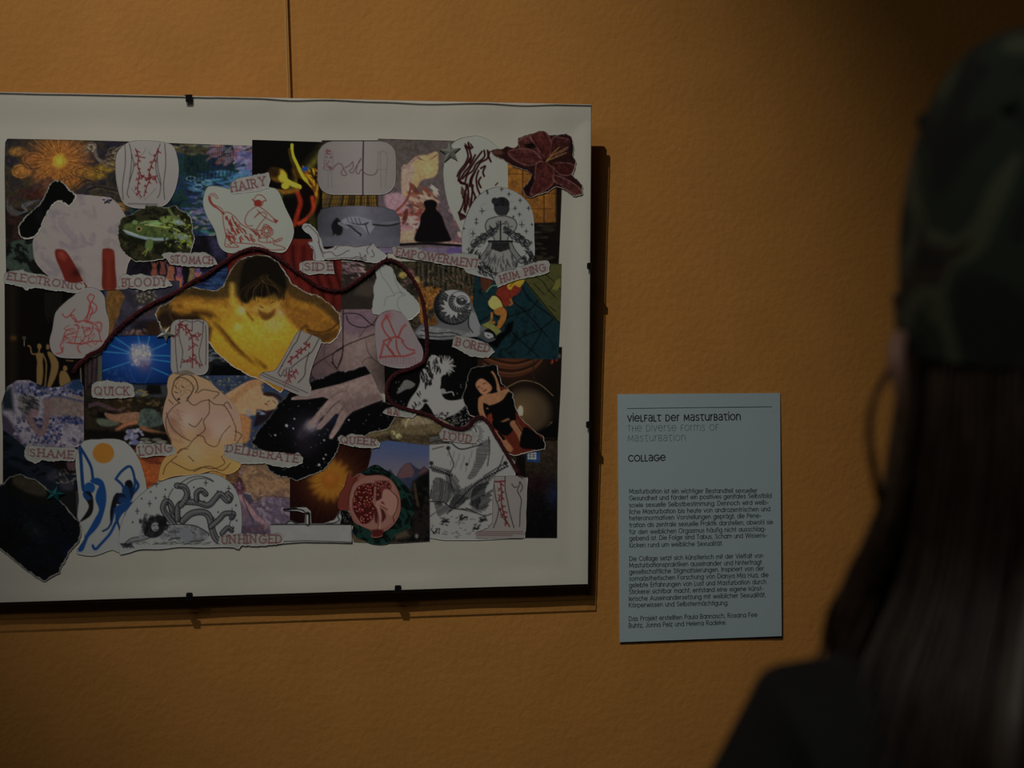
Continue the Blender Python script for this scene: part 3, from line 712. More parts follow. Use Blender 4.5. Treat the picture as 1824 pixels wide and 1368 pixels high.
for k in range(60): c.ell(r_.uniform(765, 800), r_.uniform(735, 755), 1.6, .9, K, r_.uniform(0, 90), a=.8)
c.ell(757, 714, 4, 2.6, K, 0, 1.4, .9); c.line([(793, 700), (805, 698), (808, 704)], 2, Wt); c.ell(788, 697, 6, 5, Wt, a=.9); c.done()
# copper bowl and candle
c = Cut('photo_cutting', '845,620 1001,618 998,700 993,785 845,785', '17120f', 1, 'photo of a copper bowl and a lit candle')
c.glow(905, 640, 38, '4a2313', .95, 1.5); 
for k in range(7): c.line([(862, 628 + k * 4), (890, 638 + k * 5), (920, 642 + k * 4.5), (950, 634 + k * 4), (965, 625 + k * 3)], 2.2, ['5a2a16', '1c100c', '6a3a20'][k % 3], 1.5, .8)
c.ell(912, 632, 6, 3, '7a5038', 0, 2); c.line([(903, 690), (930, 678), (960, 684), (985, 705)], 1.2, '6a5436'); c.ell(935, 735, 48, 46, '241a12', soft=4); c.ell(937, 733, 42, 38, '3f3021', soft=7); c.glow(928, 728, 26, '5a4328', .8)
c.fill('926,723 931,727 930,740 922,742 921,734', 'b9a468', 1.2, smooth=4); c.line([(927, 741), (929, 746)], 2, '2a1c10'); c.line([(983, 752), (968, 766), (950, 775)], 1.3, '7a6a50'); c.fill('955,770 998,745 998,785 945,785', '0d0c0c', 3)
c.line([(950, 625), (950, 680)], 2, '2a1f18', 1.5); c.ell(994, 634, 5, 4, '4f3c3c', soft=2); c.daubs(8, (982, 636, 992, 648), ['8a2420'], 2.5, 1.4, 60, 30, 3); c.done()
# lamp-lit street
c = Cut('painting_cutting', '905,780 993,776 992,958 915,958', '1b1613', 1, 'dark painting with a small blue lit window')
c.grad([(778, '2f251c'), (840, '2c231a'), (885, '151113'), (958, '0e0d10')]); c.glow(965, 800, 28, '3b2d20', .8); c.glow(985, 880, 22, '1a2444', .9, .6); c.glow(958, 862, 18, '2a1015', .8)
c.fill('938,804 962,804 961,824 938,822', '1c3f78', 1.2); c.fill('940,806 955,806 955,818 940,818', 'a7acb8', .8)
for q in ('944,807 944,817', '950,807 950,817', '941,810 954,810', '941,814 954,814'): c.line(P(q), 1, '18304a')
c.fill('920,812 936,812 935,850 918,850', '14110f', 2); c.mottle(['00000000'[:6], '241c18'], 6, 3, .15); c.grain(.2, 3); c.done()
# gallery with golden figures
c = Cut('photo_cutting', '8,500 152,500 152,700 9,700', '0d0b0b', 1, 'dark photo of a hall with golden figures')
c.grad([(8, '15100d'), (22, '1f1711'), (38, '0f0c0b'), (152, '0c0a0b')], 0); c.glow(24, 602, 5, '6a4416', .9); c.line([(24, 520), (24, 690)], 4, '1f1610', 3, .5)
for k in range(16): c.line([(80 + k * 2, 522), (80 + k * 2, 560 + k * 5 % 17)], 1, '26251c', a=.6)
c.ell(43, 602, 3.5, 3.5, '3a302a'); c.line([(43, 606), (43, 616)], 1, '6a5a48')
GLD = '5f4624'
c.line([(50, 616), (54, 618), (57, 630), (68, 630)], 2.2, GLD); c.ell(70, 617, 4, 5, GLD); c.line([(70, 620), (69, 630)], 2.5, GLD)
c.fill('64,630 76,630 76,645 77,665 73,690 66,690 65,660 66,645', GLD, 1, smooth=3); c.line([(76, 630), (82, 645), (82, 665), (80, 690)], 2.2, GLD)
c.ell(85, 618, 3, 5, GLD); c.fill('84,628 92,628 104,645 102,665 90,690 84,690 90,660 90,645', GLD, 1, smooth=3)
c.ell(116, 656, 4, 5, GLD); c.fill('106,665 114,660 122,668 128,690 108,690', GLD, 1, smooth=3); c.line([(118, 642), (130, 643)], 1.5, GLD)
c.line([(143.5, 655), (144.5, 690)], 1, '8a8070'); c.line([(152, 645), (152, 700)], 2, '2f241c'); c.done()
# brown column and pale tree
c = Cut('painting_cutting', '145,560 215,560 215,782 148,790', '2a1e1f', 0, 'painting with a brown curtain-like trunk')
c.mottle(['1e1616', '352628', '281c1e', '3e2e30'], 12, 9, sx=2.5)
for k in range(14): c.line([(152 + k * 3, 640), (153 + k * 2.4, 690), (150 + k * 3.4, 740), (158 + k * 4, 760)], 1.6, ['453438', '1a1314', '33262a'][k % 3], 1, .7)
c.fill('175,632 182,632 182,690 174,690', '3e4034', 1); c.done()
# lilac landscape with a cut-out torso shape
c = Cut('painting_cutting', '150,500 320,500 320,602 150,602', '2c2833', 1, 'lilac landscape painting')
c.mottle(['282531', '332e3c', '2b2733', '383142'], 26, 3, sx=.7); c.fill('150,500 190,500 188,545 150,545', '181721', 3); c.fill('186,508 196,508 192,532 186,532', '2c3454', 2)
c.ell(256, 530, 18, 10, '322c26', soft=3); c.daubs(70, (242, 518, 278, 540), ['4a4438', '25201c', '6a6256', '3a322c'], 2, 1.3, 0, 90, 3); c.fill('246,545 256,545 256,555 246,555', '504a4e', 2)
c.ell(258, 582, 22, 12, '1e1a22', soft=4); c.daubs(40, (225, 588, 275, 600), ['4c3630', '5e463c', '2a1c1c'], 4, 2, 0, 60, 4); c.fill('262,575 285,572 285,602 262,602', '2e1c14', 4)
c.fill('193,515 205,512 216,520 222,530 215,545 212,560 205,575 200,590 194,600 190,580 192,560 188,540', '5c3c18', 1.3, smooth=4, tex=.25)
c.line([(262, 560), (268, 550), (285, 545)], 3, '4a3016', 2); c.fill('150,600 195,600 195,602 150,602', '3c2a4c', 1); c.grain(.1, 4); c.done()
# blue light
c = Cut('photo_cutting', '181,598 306,597 306,686 182,685', '05255c', 2, 'blue photo of a glowing white ball of light')
c.grad([(597, '052c66'), (640, '062c6c'), (686, '041c4a')]); c.glow(250, 640, 44, '1a3c80', .8, 1.1)
for q in ('246,600 250,620', '266,600 261,620', '204,600 232,620', '190,612 230,628', '182,626 228,630', '182,661 230,645', '296,612 270,624', '306,634 270,633', '306,645 270,640', '300,668 270,655'): c.line(P(q), 1.6, '1f6a94', 1, .85)
for q in ('230,655 236,672 243,682', '270,655 264,672 258,682', '243,682 258,682', '205,605 215,612'): c.line(P(q), 1, '1a4a80', .8, .8)
c.glow(250, 632, 21, '6e6a7c', .95, 1, 4); c.daubs(200, (234, 614, 268, 652), ['8a8084', '6c6474', '9a9294', '5c5670'], 1.6, 1.3, 0, 90, 3, .5); c.glow(258, 652, 12, '4c3a56', .7)
c.daubs(40, (190, 655, 235, 680), ['1c3a6c', '2c3c6a', '12306a'], 3, 1.5, 0, 60, 5, .5); c.done()
# sleeper in a wood
c = Cut('painting_cutting', '160,682 310,682 310,800 185,800 150,786 150,700', '1c1714', 2, 'painting of a sleeper on mossy ground')
c.mottle(['17120f', '2a2017', '1c1a14', '32261a'], 12, 5); c.fill('180,685 300,685 300,708 180,706', '2c2e33', 2); c.fill('262,685 285,686 288,702 258,702', '15120f', 2); c.daubs(16, (225, 694, 262, 704), ['5a4512', '3c4250', '6a5a24'], 5, 1.5, 0, 20, 3)
c.fill('200,712 236,712 236,735 200,735', '302014', 3); c.daubs(40, (205, 712, 300, 738), ['40301c', '241a10', '4e3a22'], 4, 2, 0, 60, 6)
for k in range(7): c.line([(158, 726 - k), (175, 722 - k), (195, 730 - k), (215, 728 + k)], 1.2, '4a3038', a=.8)
c.ell(190, 742, 17, 9, '0e0d0e', soft=3); c.fill('176,745 200,748 212,756 185,760 172,752', '44483a', 2, smooth=3)
c.fill('186,735 205,738 225,735 245,734 256,740 250,752 232,756 210,752 192,746', '6e4a36', 1.5, smooth=4); c.line([(248, 752), (225, 756), (208, 766)], 6, '7a482e', 2)
c.fill('252,730 270,728 285,738 290,755 265,762 246,758 248,745', '37403a', 1.5, smooth=4, tex=.4); c.line([(252, 762), (275, 770), (300, 775)], 7, '6e4329', 2)
c.fill('150,765 300,772 300,786 150,780', '141110', 3); c.daubs(30, (222, 765, 256, 790), ['5c5a72', '6c6a80', '4a4864', '77748a'], 4, 3, 0, 60, 7); c.ell(240, 788, 7, 5, '4e4c6c'); c.daubs(12, (256, 782, 290, 792), ['4c4840', '5a564c'], 7, 2, 0, 15, 3)
c.fill('150,785 160,775 160,800 150,800', '17120f', 2); c.grain(.15, 3); c.done()
# waves
c = Cut('photo_cutting', '360,590 455,600 500,670 455,672 360,672', '15161a', 0, 'dark photo of foaming water')
c.mottle(['0f1013', '1d1f24', '14161a', '3a3c44'], 10, 7, sx=.6); c.daubs(20, (370, 625, 400, 645), ['6a6a6c', '4a4c52'], 6, 1.6, -20, 20, 3); c.fill('378,650 460,652 455,672 372,672', '0b0b0e', 3); c.done()
# woman lying on blue with gold
c = Cut('painting_cutting', '345,668 470,668 560,672 540,720 470,800 345,800', '252f45', 1, 'painting of a sleeper on a gold-dotted blue ground')
c.mottle(['222b40', '2a344e', '28324a'], 18, 2)
c.daubs(70, (360, 670, 470, 700), ['5a5230', '4a4a34', '6e6436', '1c2436'], 2, 1, 0, 90, 5); c.daubs(30, (418, 730, 470, 795), ['6a5a34', '4c4030', '35395a'], 4, 1.5, 30, 50, 6)
SKN = '8a6244'
c.fill('385,716 405,700 425,688 445,678 462,680 468,700 480,705 495,715 490,728 470,735 450,740 425,738 405,740 385,735', SKN, 1.5, smooth=4)
c.line([(402, 728), (418, 710), (440, 690), (465, 678)], 12, '7c5636', 3); c.fill('430,738 446,745 446,765 440,788 420,785 415,760 418,745', '85532f', 2, smooth=4)
c.ell(483, 714, 13, 8, '8d6548', 30, 1.5); c.fill('468,702 480,698 500,706 502,716 490,706 478,706', '2b1c18', 1.5, smooth=3); c.line([(476, 716), (480, 714)], 1, '40241a'); c.line([(486, 714), (491, 718)], 1, '40241a'); c.ell(474, 720, 3, 1.4, '6a3028', 30)
c.fill('458,730 475,732 490,730 480,745 465,755 452,760 456,742', '201820', 2, smooth=3); c.daubs(10, (440, 732, 470, 742), ['5a6070'], 4, 1.3, 0, 30, 3); c.grain(.1, 3); c.done()
# lying figure in brown land
c = Cut('painting_cutting', '612,772 640,762 655,748 668,736 700,737 740,737 780,744 800,752 806,770 800,790 760,793 720,788 690,784 660,792 612,792', '3b2e20', 3, 'brown painting of a draped lying figure')
c.mottle(['2a2119', '3c3020', '4a3a26', '241d16'], 14, 11, sx=.6); c.fill('612,728 700,728 690,745 640,765 612,770', '100e0e', 3)
c.ell(682, 750, 9, 7, '6a4630', 15); c.fill('670,742 690,738 695,746 680,744', '150f0d', 1.5); c.fill('640,768 680,762 720,748 760,740 800,750 800,765 750,775 700,772 660,778', '54462e', 2.5, smooth=4)
c.fill('716,748 740,740 790,742 795,752 750,756 722,758', '6a5a44', 2, smooth=3); c.line([(727, 745), (722, 760)], 2, '8a7448'); c.daubs(14, (698, 768, 714, 780), ['8a7c48', 'a09458', '5c5230'], 3, 2, 0, 90, 3); c.grain(.2, 3); c.done()
# eclipse flower
c = Cut('photo_cutting', '515,780 668,760 666,936 515,936', '1c0a0a', 1, 'photo of a blazing orange sun on maroon')
c.glow(588, 855, 75, '34120c', .9); c.rays_(588, 855, 60, 24, 95, '3c150c', 2, .35, 3); c.glow(588, 855, 36, '7a4610', .9)
for k in range(18):
    th = k / 18 * 6.283; c.ell(588 + 24 * math.cos(th), 855 + 24 * math.sin(th), 13, 5, '87540f', math.degrees(th), 3, .8)
c.rays_(588, 855, 40, 16, 34, '5e300a', 1, .5, 8); c.ell(588, 855, 15.5, 15.5, '7a3f0c', soft=1.5); c.glow(588, 850, 10, '8a4e10', .6)
c.fill('661,795 668,795 668,936 661,936', '6a553c', .7); c.done()
# mountains
c = Cut('photo_cutting', '666,786 690,782 764,792 765,964 700,968 630,965 626,950', '1a1a20', 2, 'photo of pink-lit peaks under an evening sky')
c.grad([(782, '35436a'), (810, '3e4564'), (845, '5c4f52'), (855, '5a4c50')]); c.glow(680, 830, 30, '4c4a60', .6)
c.fill('666,852 695,836 705,850 712,836 722,826 731,824 740,832 748,836 755,830 765,838 765,964 620,964 620,880', '2c2f42', 1, smooth=0, tex=.15)
c.fill('708,846 720,827 730,825 738,840 734,850 712,852', '55383c', 1.5); c.fill('745,842 756,832 764,840 764,850 750,850', '4f3234', 2)
c.fill('735,858 750,846 765,838 765,964 680,964 700,930 735,905', '131212', 3, tex=.5); c.mottle(['131313', '27201a', '0f0f10', '302619'], 10, 6, .7, box='690,890 765,870 765,964 640,964'); c.line([(738, 862), (744, 900)], 3, '4a3620', 2)
c.fill('700,948 720,935 730,955 705,962', '40362a', 3); c.ell(742, 955, 3, 4, '5c5650', soft=1.5); c.fill('626,950 640,960 690,962 690,968 626,968', '4a3a24', 1); c.done()
# large ink drawing
c = Cut('drawing_cutting', '764,777 790,775 815,765 850,742 866,748 884,775 900,805 917,822 918,850 940,850 935,958 850,962 790,962 765,958', '6c6966', 3, 'white sheet with dense pen hatching of rocks and branches')
r_ = random.Random(9)
def hatch(c, poly, ang, gap_, wd=.9, col=INK, bend=0, a=.9):
    p = P(poly, 3); cx, cy = p.mean(0); d = np.array([math.cos(math.radians(ang)), math.sin(math.radians(ang))]); n = np.array([-d[1], d[0]])
    R_ = np.abs(p - (cx, cy)).max() * 1.5; k = -R_
    while k < R_:
        t = np.linspace(-R_, R_, 60); q = np.array([cx, cy]) + n * k + d * t[:, None] + n * (bend * (t / R_) ** 2)[:, None]
        ins = seg_dist(q[:, 0], q[:, 1], p, True) < 0
        idx = np.nonzero(ins)[0]
        if len(idx) > 1: c.line(q[idx[0]:idx[-1] + 1:6] if len(idx) > 12 else q[[idx[0], idx[-1]]], wd, col, smooth=0, a=a)
        k += gap_ * r_.uniform(.8, 1.2)
H2 = '2c2b2d'
hatch(c, '776,850 800,860 805,880 795,900 765,895 768,870', 95, 2.3, 1.1, bend=9); hatch(c, '795,838 815,852 820,875 808,880 795,860', 55, 2.2, 1, H2)
hatch(c, '850,795 871,782 872,800 862,825 845,850 832,852 845,825', 5, 2.1, 1, H2); hatch(c, '830,860 870,848 885,842 860,870 835,890 812,900 800,898 815,875', -75, 2.1, 1.1, H2)
hatch(c, '845,868 875,858 855,895 850,905 838,895', -15, 2.0, 1.1); hatch(c, '775,895 800,898 815,905 790,915 780,920', -30, 2, 1, H2); hatch(c, '835,895 870,880 880,870 874,895 862,905 850,908', -30, 2, 1); hatch(c, '815,905 850,905 870,898 858,915 840,912', 15, 2, .9, H2)
hatch(c, '812,880 835,885 815,905 800,900', -40, 2.0, 1); c.fill('803,875 818,866 822,880 806,890', '35343a', 3, .6)
for q, w_ in (('764,832 775,836 788,840 800,848 803,862 808,875', 1.4), ('796,915 815,895 840,868 865,850 885,840 905,830', 1.6), ('800,842 808,828 802,812 798,800', 1.2), ('885,840 893,822 896,812', 1.2), ('764,790 780,785 800,790 815,782 840,780', 1.1), ('770,800 790,795', 1), ('805,790 820,800 845,795 860,790', 1.6), ('765,893 790,895 805,905 830,908', 1.3), ('830,905 860,918 875,915', 1.2), ('765,920 775,913', .8), ('870,778 872,800 868,830', 1.1), ('855,888 850,905', 1.3)): c.line(P(q), w_, INK)
for x, y in ((798, 798), (768, 825), (799, 783), (900, 825)): c.ell(x, y, 3.5, 3.5, '202024', soft=1.3)
for k in range(20):
    x = 768 + k * 1.9; c.ell(x, 834 + k * .5 + (3 if k % 2 else -3), 2.6, 1.0, INK, 60 if k % 2 else -50)
    c.ell(862 + k * 2.1, 851 - k * 1.3 + (3 if k % 2 else -3), 2.4, .9, INK, 50 if k % 2 else -50)
for x, y in ((792, 930), (825, 922), (848, 938), (775, 945), (860, 925)):
    for k in range(9): c.line([(x + r_.uniform(-7, 7), y + r_.uniform(-6, 6)), (x + r_.uniform(-6, 8), y + r_.uniform(-6, 7))], 1.2, INK)
for k in range(60):
    x, y = r_.uniform(768, 870), r_.uniform(920, 958); c.line([(x, y), (x + r_.uniform(2, 6), y + r_.uniform(-1, 1))], .8, '3a393c')
for k in range(24):
    th = -2.6 + k * .21; q = r_.uniform(13, 24); c.line([(842 + 12 * math.cos(th), 770 + 12 * math.sin(th)), (842 + q * math.cos(th), 770 + q * math.sin(th))], .9, '333236')
c.line(arc(838, 770, 10, 12, -80, 90), 1.1, INK); c.ell(831, 827, 2.2, 2.6, INK)
for k in range(14): c.line([(800 + k * 4.5, 800 + (k * 17) % 30), (797 + k * 4.6, 812 + (k * 17) % 30)], .8, '4a484a')
c.done()
# washed orange sheets
c = Cut('watercolour_cutting', '215,797 300,793 305,815 295,845 255,878 240,870', '6c2c16', 2, 'orange-red watercolour sheet')
c.mottle(['6a3418', '7c3a18', '5e2616', '703424'], 10, 4, sx=.3); c.glow(262, 850, 16, '8c3c14', .7); c.grain(.12, 3); c.done()
c = Cut('watercolour_cutting', '372,838 402,815 432,820 420,862 375,850', '7c5424', 2, 'amber watercolour sheet'); c.mottle(['7c5626', '8a5c26', '6e4c24'], 12, 4, .8); c.done()
# pink drinker
c = Cut('painting_cutting', '414,808 440,808 516,822 516,965 400,965 402,840', '5a4450', 2, 'pink and lilac painting of a figure raising a glass')
c.grad([(813, '5c4636'), (870, '6b4c34'), (895, '5a4550'), (965, '4c3c4a')]); c.mottle(['6e4e36', '5f4634', '7a5a3e', '51402f'], 10, 3, .6, box='440,830 516,860 516,885 440,890')
c.fill('402,838 415,815 430,825 425,850 438,870 425,890 415,895 400,890', '4e3038', 2, smooth=3, tex=.4); c.daubs(30, (405, 820, 432, 870), ['5a3c48', '3a2228', '6e5060'], 4, 2, 40, 60, 3)
c.fill('455,897 475,885 500,886 516,890 516,962 440,962 436,930', '504252', 2, tex=.15); c.daubs(40, (460, 890, 514, 945), ['5e5060', '463a4a', '6a5a62'], 6, 3, 40, 60, 5)
c.fill('432,876 446,882 452,892 442,902 432,890', '3a3440', 1); c.line([(428, 885), (440, 900), (455, 920), (472, 938), (450, 945)], 8, '75545a', 1.5); c.line([(436, 878), (447, 880)], 2, '6c6070')
c.line([(432, 885), (440, 905), (452, 930)], 1, '2b2026'); c.line([(455, 892), (475, 883), (516, 887)], 1, '3a2c34'); c.fill('400,940 470,935 480,962 400,965', '3d2e3a', 4, .7); c.grain(.15, 3); c.done()
# blue patterned sofa
c = Cut('painting_cutting', '12,688 30,677 50,676 68,684 85,690 110,688 130,676 142,675 149,690 149,785 138,796 100,800 50,802 25,780 5,765 2,720', '3c3646', 3, 'painting of a figure asleep on blue flowered cloth')
c.mottle(['5c5460', '655d64', '524a58', '6a6268'], 14, 3)
c.fill('2,700 20,690 24,730 5,730', '1b2229', 4); c.fill('2,735 15,745 30,770 45,800 20,800 2,780', '352c3c', 3)
c.fill('22,682 60,682 150,684 149,700 60,702 24,700', '4a4558', 2); c.daubs(110, (30, 684, 148, 704), ['1a2346', '5a5468', '2c3a66', '6a6274', '10162a'], 3, 2, 0, 90, 4)
c.daubs(130, (60, 745, 110, 790), ['1c2650', '2b3868', '121830', '564a5c'], 2.6, 1.6, 0, 90, 5); c.daubs(90, (110, 738, 147, 755), ['222c58', '50465a', '1a2040'], 2.6, 1.6, 0, 90, 6)
c.daubs(40, (25, 740, 60, 795), ['6a5e68', '22283a', '3a3a50'], 4, 2.4, 30, 60, 7); c.daubs(16, (95, 770, 148, 796), ['2c2c44', '6a5c68'], 4, 2.6, 30, 60, 8)
c.fill('75,712 100,706 149,708 149,740 120,740 90,738 80,730', '5a4a46', 2, smooth=3, tex=.15); c.line([(80, 712), (100, 705), (149, 716)], 2.5, '2f3450', 1.5)
c.line([(85, 715), (84, 740), (78, 765), (70, 772), (58, 755), (50, 742)], 10, '5a4344', 2); c.ell(52, 724, 17, 15, '332c30', soft=3); c.ell(60, 735, 9, 8, '5e464a', soft=2.5); c.daubs(50, (35, 706, 68, 730), ['1a1a20', '4a4446', '2a2628', '5a5452'], 6, 1.2, 60, 50, 9)
c.fill('130,675 145,674 149,692 135,698 120,690', '1a2c4c', 3); c.grain(.12, 3); c.done()
# night sea
c = Cut('photo_cutting', '5,760 140,770 142,935 90,930 5,870', '10151d', 1, 'dark photo of sea and grey boulders')
c.mottle(['0f151e', '161d28', '0d1118', '1c2530'], 14, 8, sx=.4); c.fill('82,845 100,835 104,850 95,858 84,855', '2b2a33', 3); c.fill('104,860 112,850 132,862 130,878 112,872', '2d2b34', 3); c.fill('90,820 140,812 140,840 120,845 95,832', '171013', 3)
c.fill('118,822 136,820 136,838 120,834', '54383a', 1.5); 
for k in range(8): c.line([(120, 823 + k * 2), (136, 821 + k * 2.1)], .7, '2c1c1e', a=.8)
c.daubs(40, (100, 835, 136, 862), ['4c4038', '281f20', '6a5c50'], 2.5, 1, 20, 40, 4); c.fill('100,880 140,870 140,930 95,925', '1b191b', 3); c.line([(137, 875), (138, 925)], 1.5, '3c3a38'); c.done()

# ------------------------------------------------------------------ cut-outs pasted on top
WP = '6a6764'   # white paper as the photo shows it
PKW = '665e5a'  # pink-white
RED = '5e1318'
BLK = '1c181a'
# golden figure, torn
c = Cut('photo_cutout', '275,560 283,545 300,538 320,520 340,510 352,512 370,516 385,516 398,508 405,490 412,477 425,462 440,456 462,453 480,456 496,467 508,485 520,505 545,520 565,525 590,542 605,560 608,585 600,602 588,612 572,611 555,620 500,700 470,680 440,668 410,650 385,628 370,608 330,592 292,596', '5c4410', 4, 'torn photo of a golden lit figure seen from above', torn=1.6, tseed=4)
c.grad([(500, '33240f'), (525, '5c3a0e'), (600, '8c5c0e'), (680, '7c480c')])
c.fill('275,545 350,510 395,515 440,450 520,505 600,560 608,600 575,612 520,560 450,545 380,560 300,590', '2b2014', 8, .75)
c.fill('303,537 330,526 380,532 420,530 450,545 470,560 440,590 395,580 350,560 312,565', '70440f', 4, smooth=4, tex=.2)
c.fill('330,548 380,552 430,575 470,600 520,620 505,690 470,690 430,650 395,600 370,575', '7c5010', 6, .9, smooth=3)
c.glow(452, 588, 52, '9a7412', .85, 1.4); c.glow(470, 640, 40, '96660e', .7, 1.2); c.glow(500, 570, 34, '9a7014', .7, 1.4)
c.line([(330, 540), (385, 548), (420, 560)], 8, '8e6414', 5, .8); c.line([(345, 557), (375, 562), (398, 590), (425, 622), (470, 655)], 8, '3c200a', 5, .85); c.fill('300,562 350,560 376,585 372,610 330,596', '2a190d', 5, .95)
c.line([(380, 568), (400, 585), (440, 630), (480, 670)], 5, 'a0780f', 4, .7); c.line([(413, 508), (416, 540), (436, 566), (458, 592), (480, 612)], 9, '94701c', 4, .85); c.line([(426, 515), (432, 545), (450, 570)], 3, '4a2c0a', 2, .75)
c.glow(430, 553, 7, 'b09a5c', .9); c.glow(424, 583, 6, 'a89454', .7); c.glow(503, 552, 11, '84785c', .85, 1.4); c.glow(487, 578, 14, '857548', .6, 1.4)
c.fill('500,520 530,518 560,530 590,548 603,570 602,590 588,607 570,605 550,595 530,585 510,565 498,545', '704410', 5, smooth=4, tex=.15); c.fill('515,512 560,525 600,555 606,580 595,570 560,545 520,530', '3c2a14', 3, .8, smooth=3)
c.line([(520, 540), (560, 548), (585, 568)], 8, '85570f', 6, .6); c.line([(546, 588), (570, 592), (590, 586), (602, 575)], 2, '381f0a', 2); c.fill('548,592 575,594 600,587 600,600 578,610 550,602', '4a2c10', 3, .9); c.line([(536, 588), (545, 580), (552, 592)], 3, '4a2c10', 2)
c.ell(466, 545, 27, 20, '7c5314', 8, 5); c.fill('446,552 460,560 478,568 494,556 498,535 480,545 460,542', '8a6220', 3, smooth=3); c.fill('460,553 476,558 490,550 487,562 474,571 464,565', '4e2c0e', 2.5, .8, smooth=3); c.line([(462, 545), (468, 548)], 1.2, '3c220c'); c.line([(482, 540), (487, 538)], 1.2, '3c220c')
c.fill('425,520 430,480 440,462 462,456 485,460 503,480 510,510 500,532 488,522 470,530 452,528 440,540 430,535', '17120d', 3, smooth=4)
r_ = random.Random(5)
for k in range(46):
    x = r_.uniform(430, 505); c.line([(470 + r_.uniform(-8, 8), 494 + r_.uniform(-6, 6)), (x, 515), (x + (x - 468) * .15, 528 + r_.uniform(0, 10))], 1, r_.choice(['5a3e14', '2a1d0e', '1a140e', '3a2810']), a=.6)
c.ell(295, 570, 22, 14, '241712', -20, 4, .9); c.line([(306, 545), (302, 560), (310, 575)], 2.5, '3e2c14', 2); c.grain(.1, 4); c.done()
# hand over a galaxy, torn
c = Cut('photo_cutout', '447,790 458,768 478,745 500,715 520,693 540,692 553,678 575,672 600,660 615,662 650,652 658,660 672,690 684,715 700,722 703,745 690,765 660,770 640,785 605,790 600,805 590,822 575,838 555,846 530,856 510,850 494,848 480,838 472,826 478,806 462,800', '0c0c10', 4, 'torn print of a hand reaching over a galaxy', torn=.9, tseed=8, tcol='6a6560')
r_ = random.Random(2)
c.glow(552, 760, 24, '2a2630', .8, 1.5); c.fill('528,775 545,750 570,742 575,755 560,770 540,784', '3c3440', 5, .8, smooth=3); c.ell(555, 758, 12, 9, '6c6068', -30, 5); c.glow(545, 790, 22, '241e26', .8); c.glow(595, 745, 16, '1c2036', .8)
for k in range(150): c.ell(r_.uniform(455, 700), r_.uniform(690, 850), r_.uniform(.5, 1.1), .8, '7a7a84', a=r_.uniform(.2, .8))
for x, y, q in ((510, 758, 2.4), (490, 775, 1.6), (524, 746, 1.3), (522, 763, 1.3), (568, 828, 2.2), (645, 724, 1.7), (577, 784, 1.6), (621, 748, 1.3), (576, 817, 1.6), (580, 810, 1.3)): c.ell(x, y, q, q, '8a8a92', soft=1)
HN = '6a5450'
hz_ = lambda q: [(a / 1.923 + 480, b / 1.923 + 560) for a, b in P(q)]
c.fill(hz_('345,203 300,218 240,238 190,250 140,262 78,284 82,293 130,291 182,283 202,290 180,315 152,348 130,376 136,385 150,380 172,358 190,344 180,362 160,384 164,395 176,393 205,364 226,340 238,342 224,378 204,414 204,426 214,427 236,398 262,354 285,332 320,318 360,302 397,290 392,262'), HN, .8, tex=.06, tsc=10)
c.line(hz_('206,286 235,268 262,262'), 1.2, '4a3a38', 1, .7); c.line(hz_('196,338 218,312 240,296'), 1.5, '3c2e2d', 1, .85); c.line(hz_('236,340 250,322 262,306'), 1.6, '3c2e2d', 1.2, .8)
c.line(hz_('190,262 240,250 300,234'), 4, '78635c', 3, .5); c.line(hz_('150,366 190,318 220,296'), 3, '78635c', 2, .5); c.line(hz_('212,418 240,378 262,338'), 3, '78635c', 2, .5); c.fill(hz_('240,300 300,285 380,270 395,288 320,316 262,345'), '54423f', 4, .6); c.line(hz_('280,250 330,240 360,250'), 3, '78645e', 3, .5)
for x, y in ((521, 710), (590, 777)): c.ell(x, y, 3, 2, '7a625c', -30)
c.grain(.1, 4); c.done()
# torso with vessels
def legs_note(c, p0, p1, col='333033', rows=1, sp=4): c.tiny(p0, p1, rows, col, sp)
c = Cut('drawing_cutout', '228,253 262,250 300,255 312,268 318,300 314,330 305,352 292,366 265,371 236,370 218,360 208,330 205,295 209,270', PKW, 5, 'rounded white drawing of a torso with red vessels', smooth=4, step=1.1)
c.grad([(250, '6a6460'), (370, '665e5c')])
for q in ('222,256 223,290 218,330 219,355', '230,256 234,275 233,300 229,330 226,345 230,352', '293,256 295,290 291,330 293,355', '285,256 280,275 281,300 286,325 284,345 280,352', '234,275 238,290 236,305 230,325', '280,278 277,292 279,310 286,330'): c.line(q, .9, BLK, a=.8)
for q in ('234,336 244,348 251,356', '277,336 266,348 256,356', '238,275 246,278 256,272 259,264', '277,275 270,277 264,270'): c.line(q, .8, '4a4446', a=.8)
c.branch('241,265 246,280 245,295 250,310 253,318', 1.5, RED, 7, 6, 1, 1); c.branch('281,265 276,280 270,292 266,305 264,317', 1.5, RED, 7, 6, 2, 1); c.branch('248,312 246,325 245,340 252,352', 1.4, RED, 6, 6, 3, 1); c.branch('250,313 262,318 266,320 260,335 256,350', 1.4, RED, 7, 6, 4, 1); c.branch('266,320 274,314 279,326', 1.3, RED, 4, 5, 5, 1)
c.line([(246, 279), (258, 281)], 1.3, RED); c.tiny((228, 363), (294, 364), 1, '2a2629'); c.done()
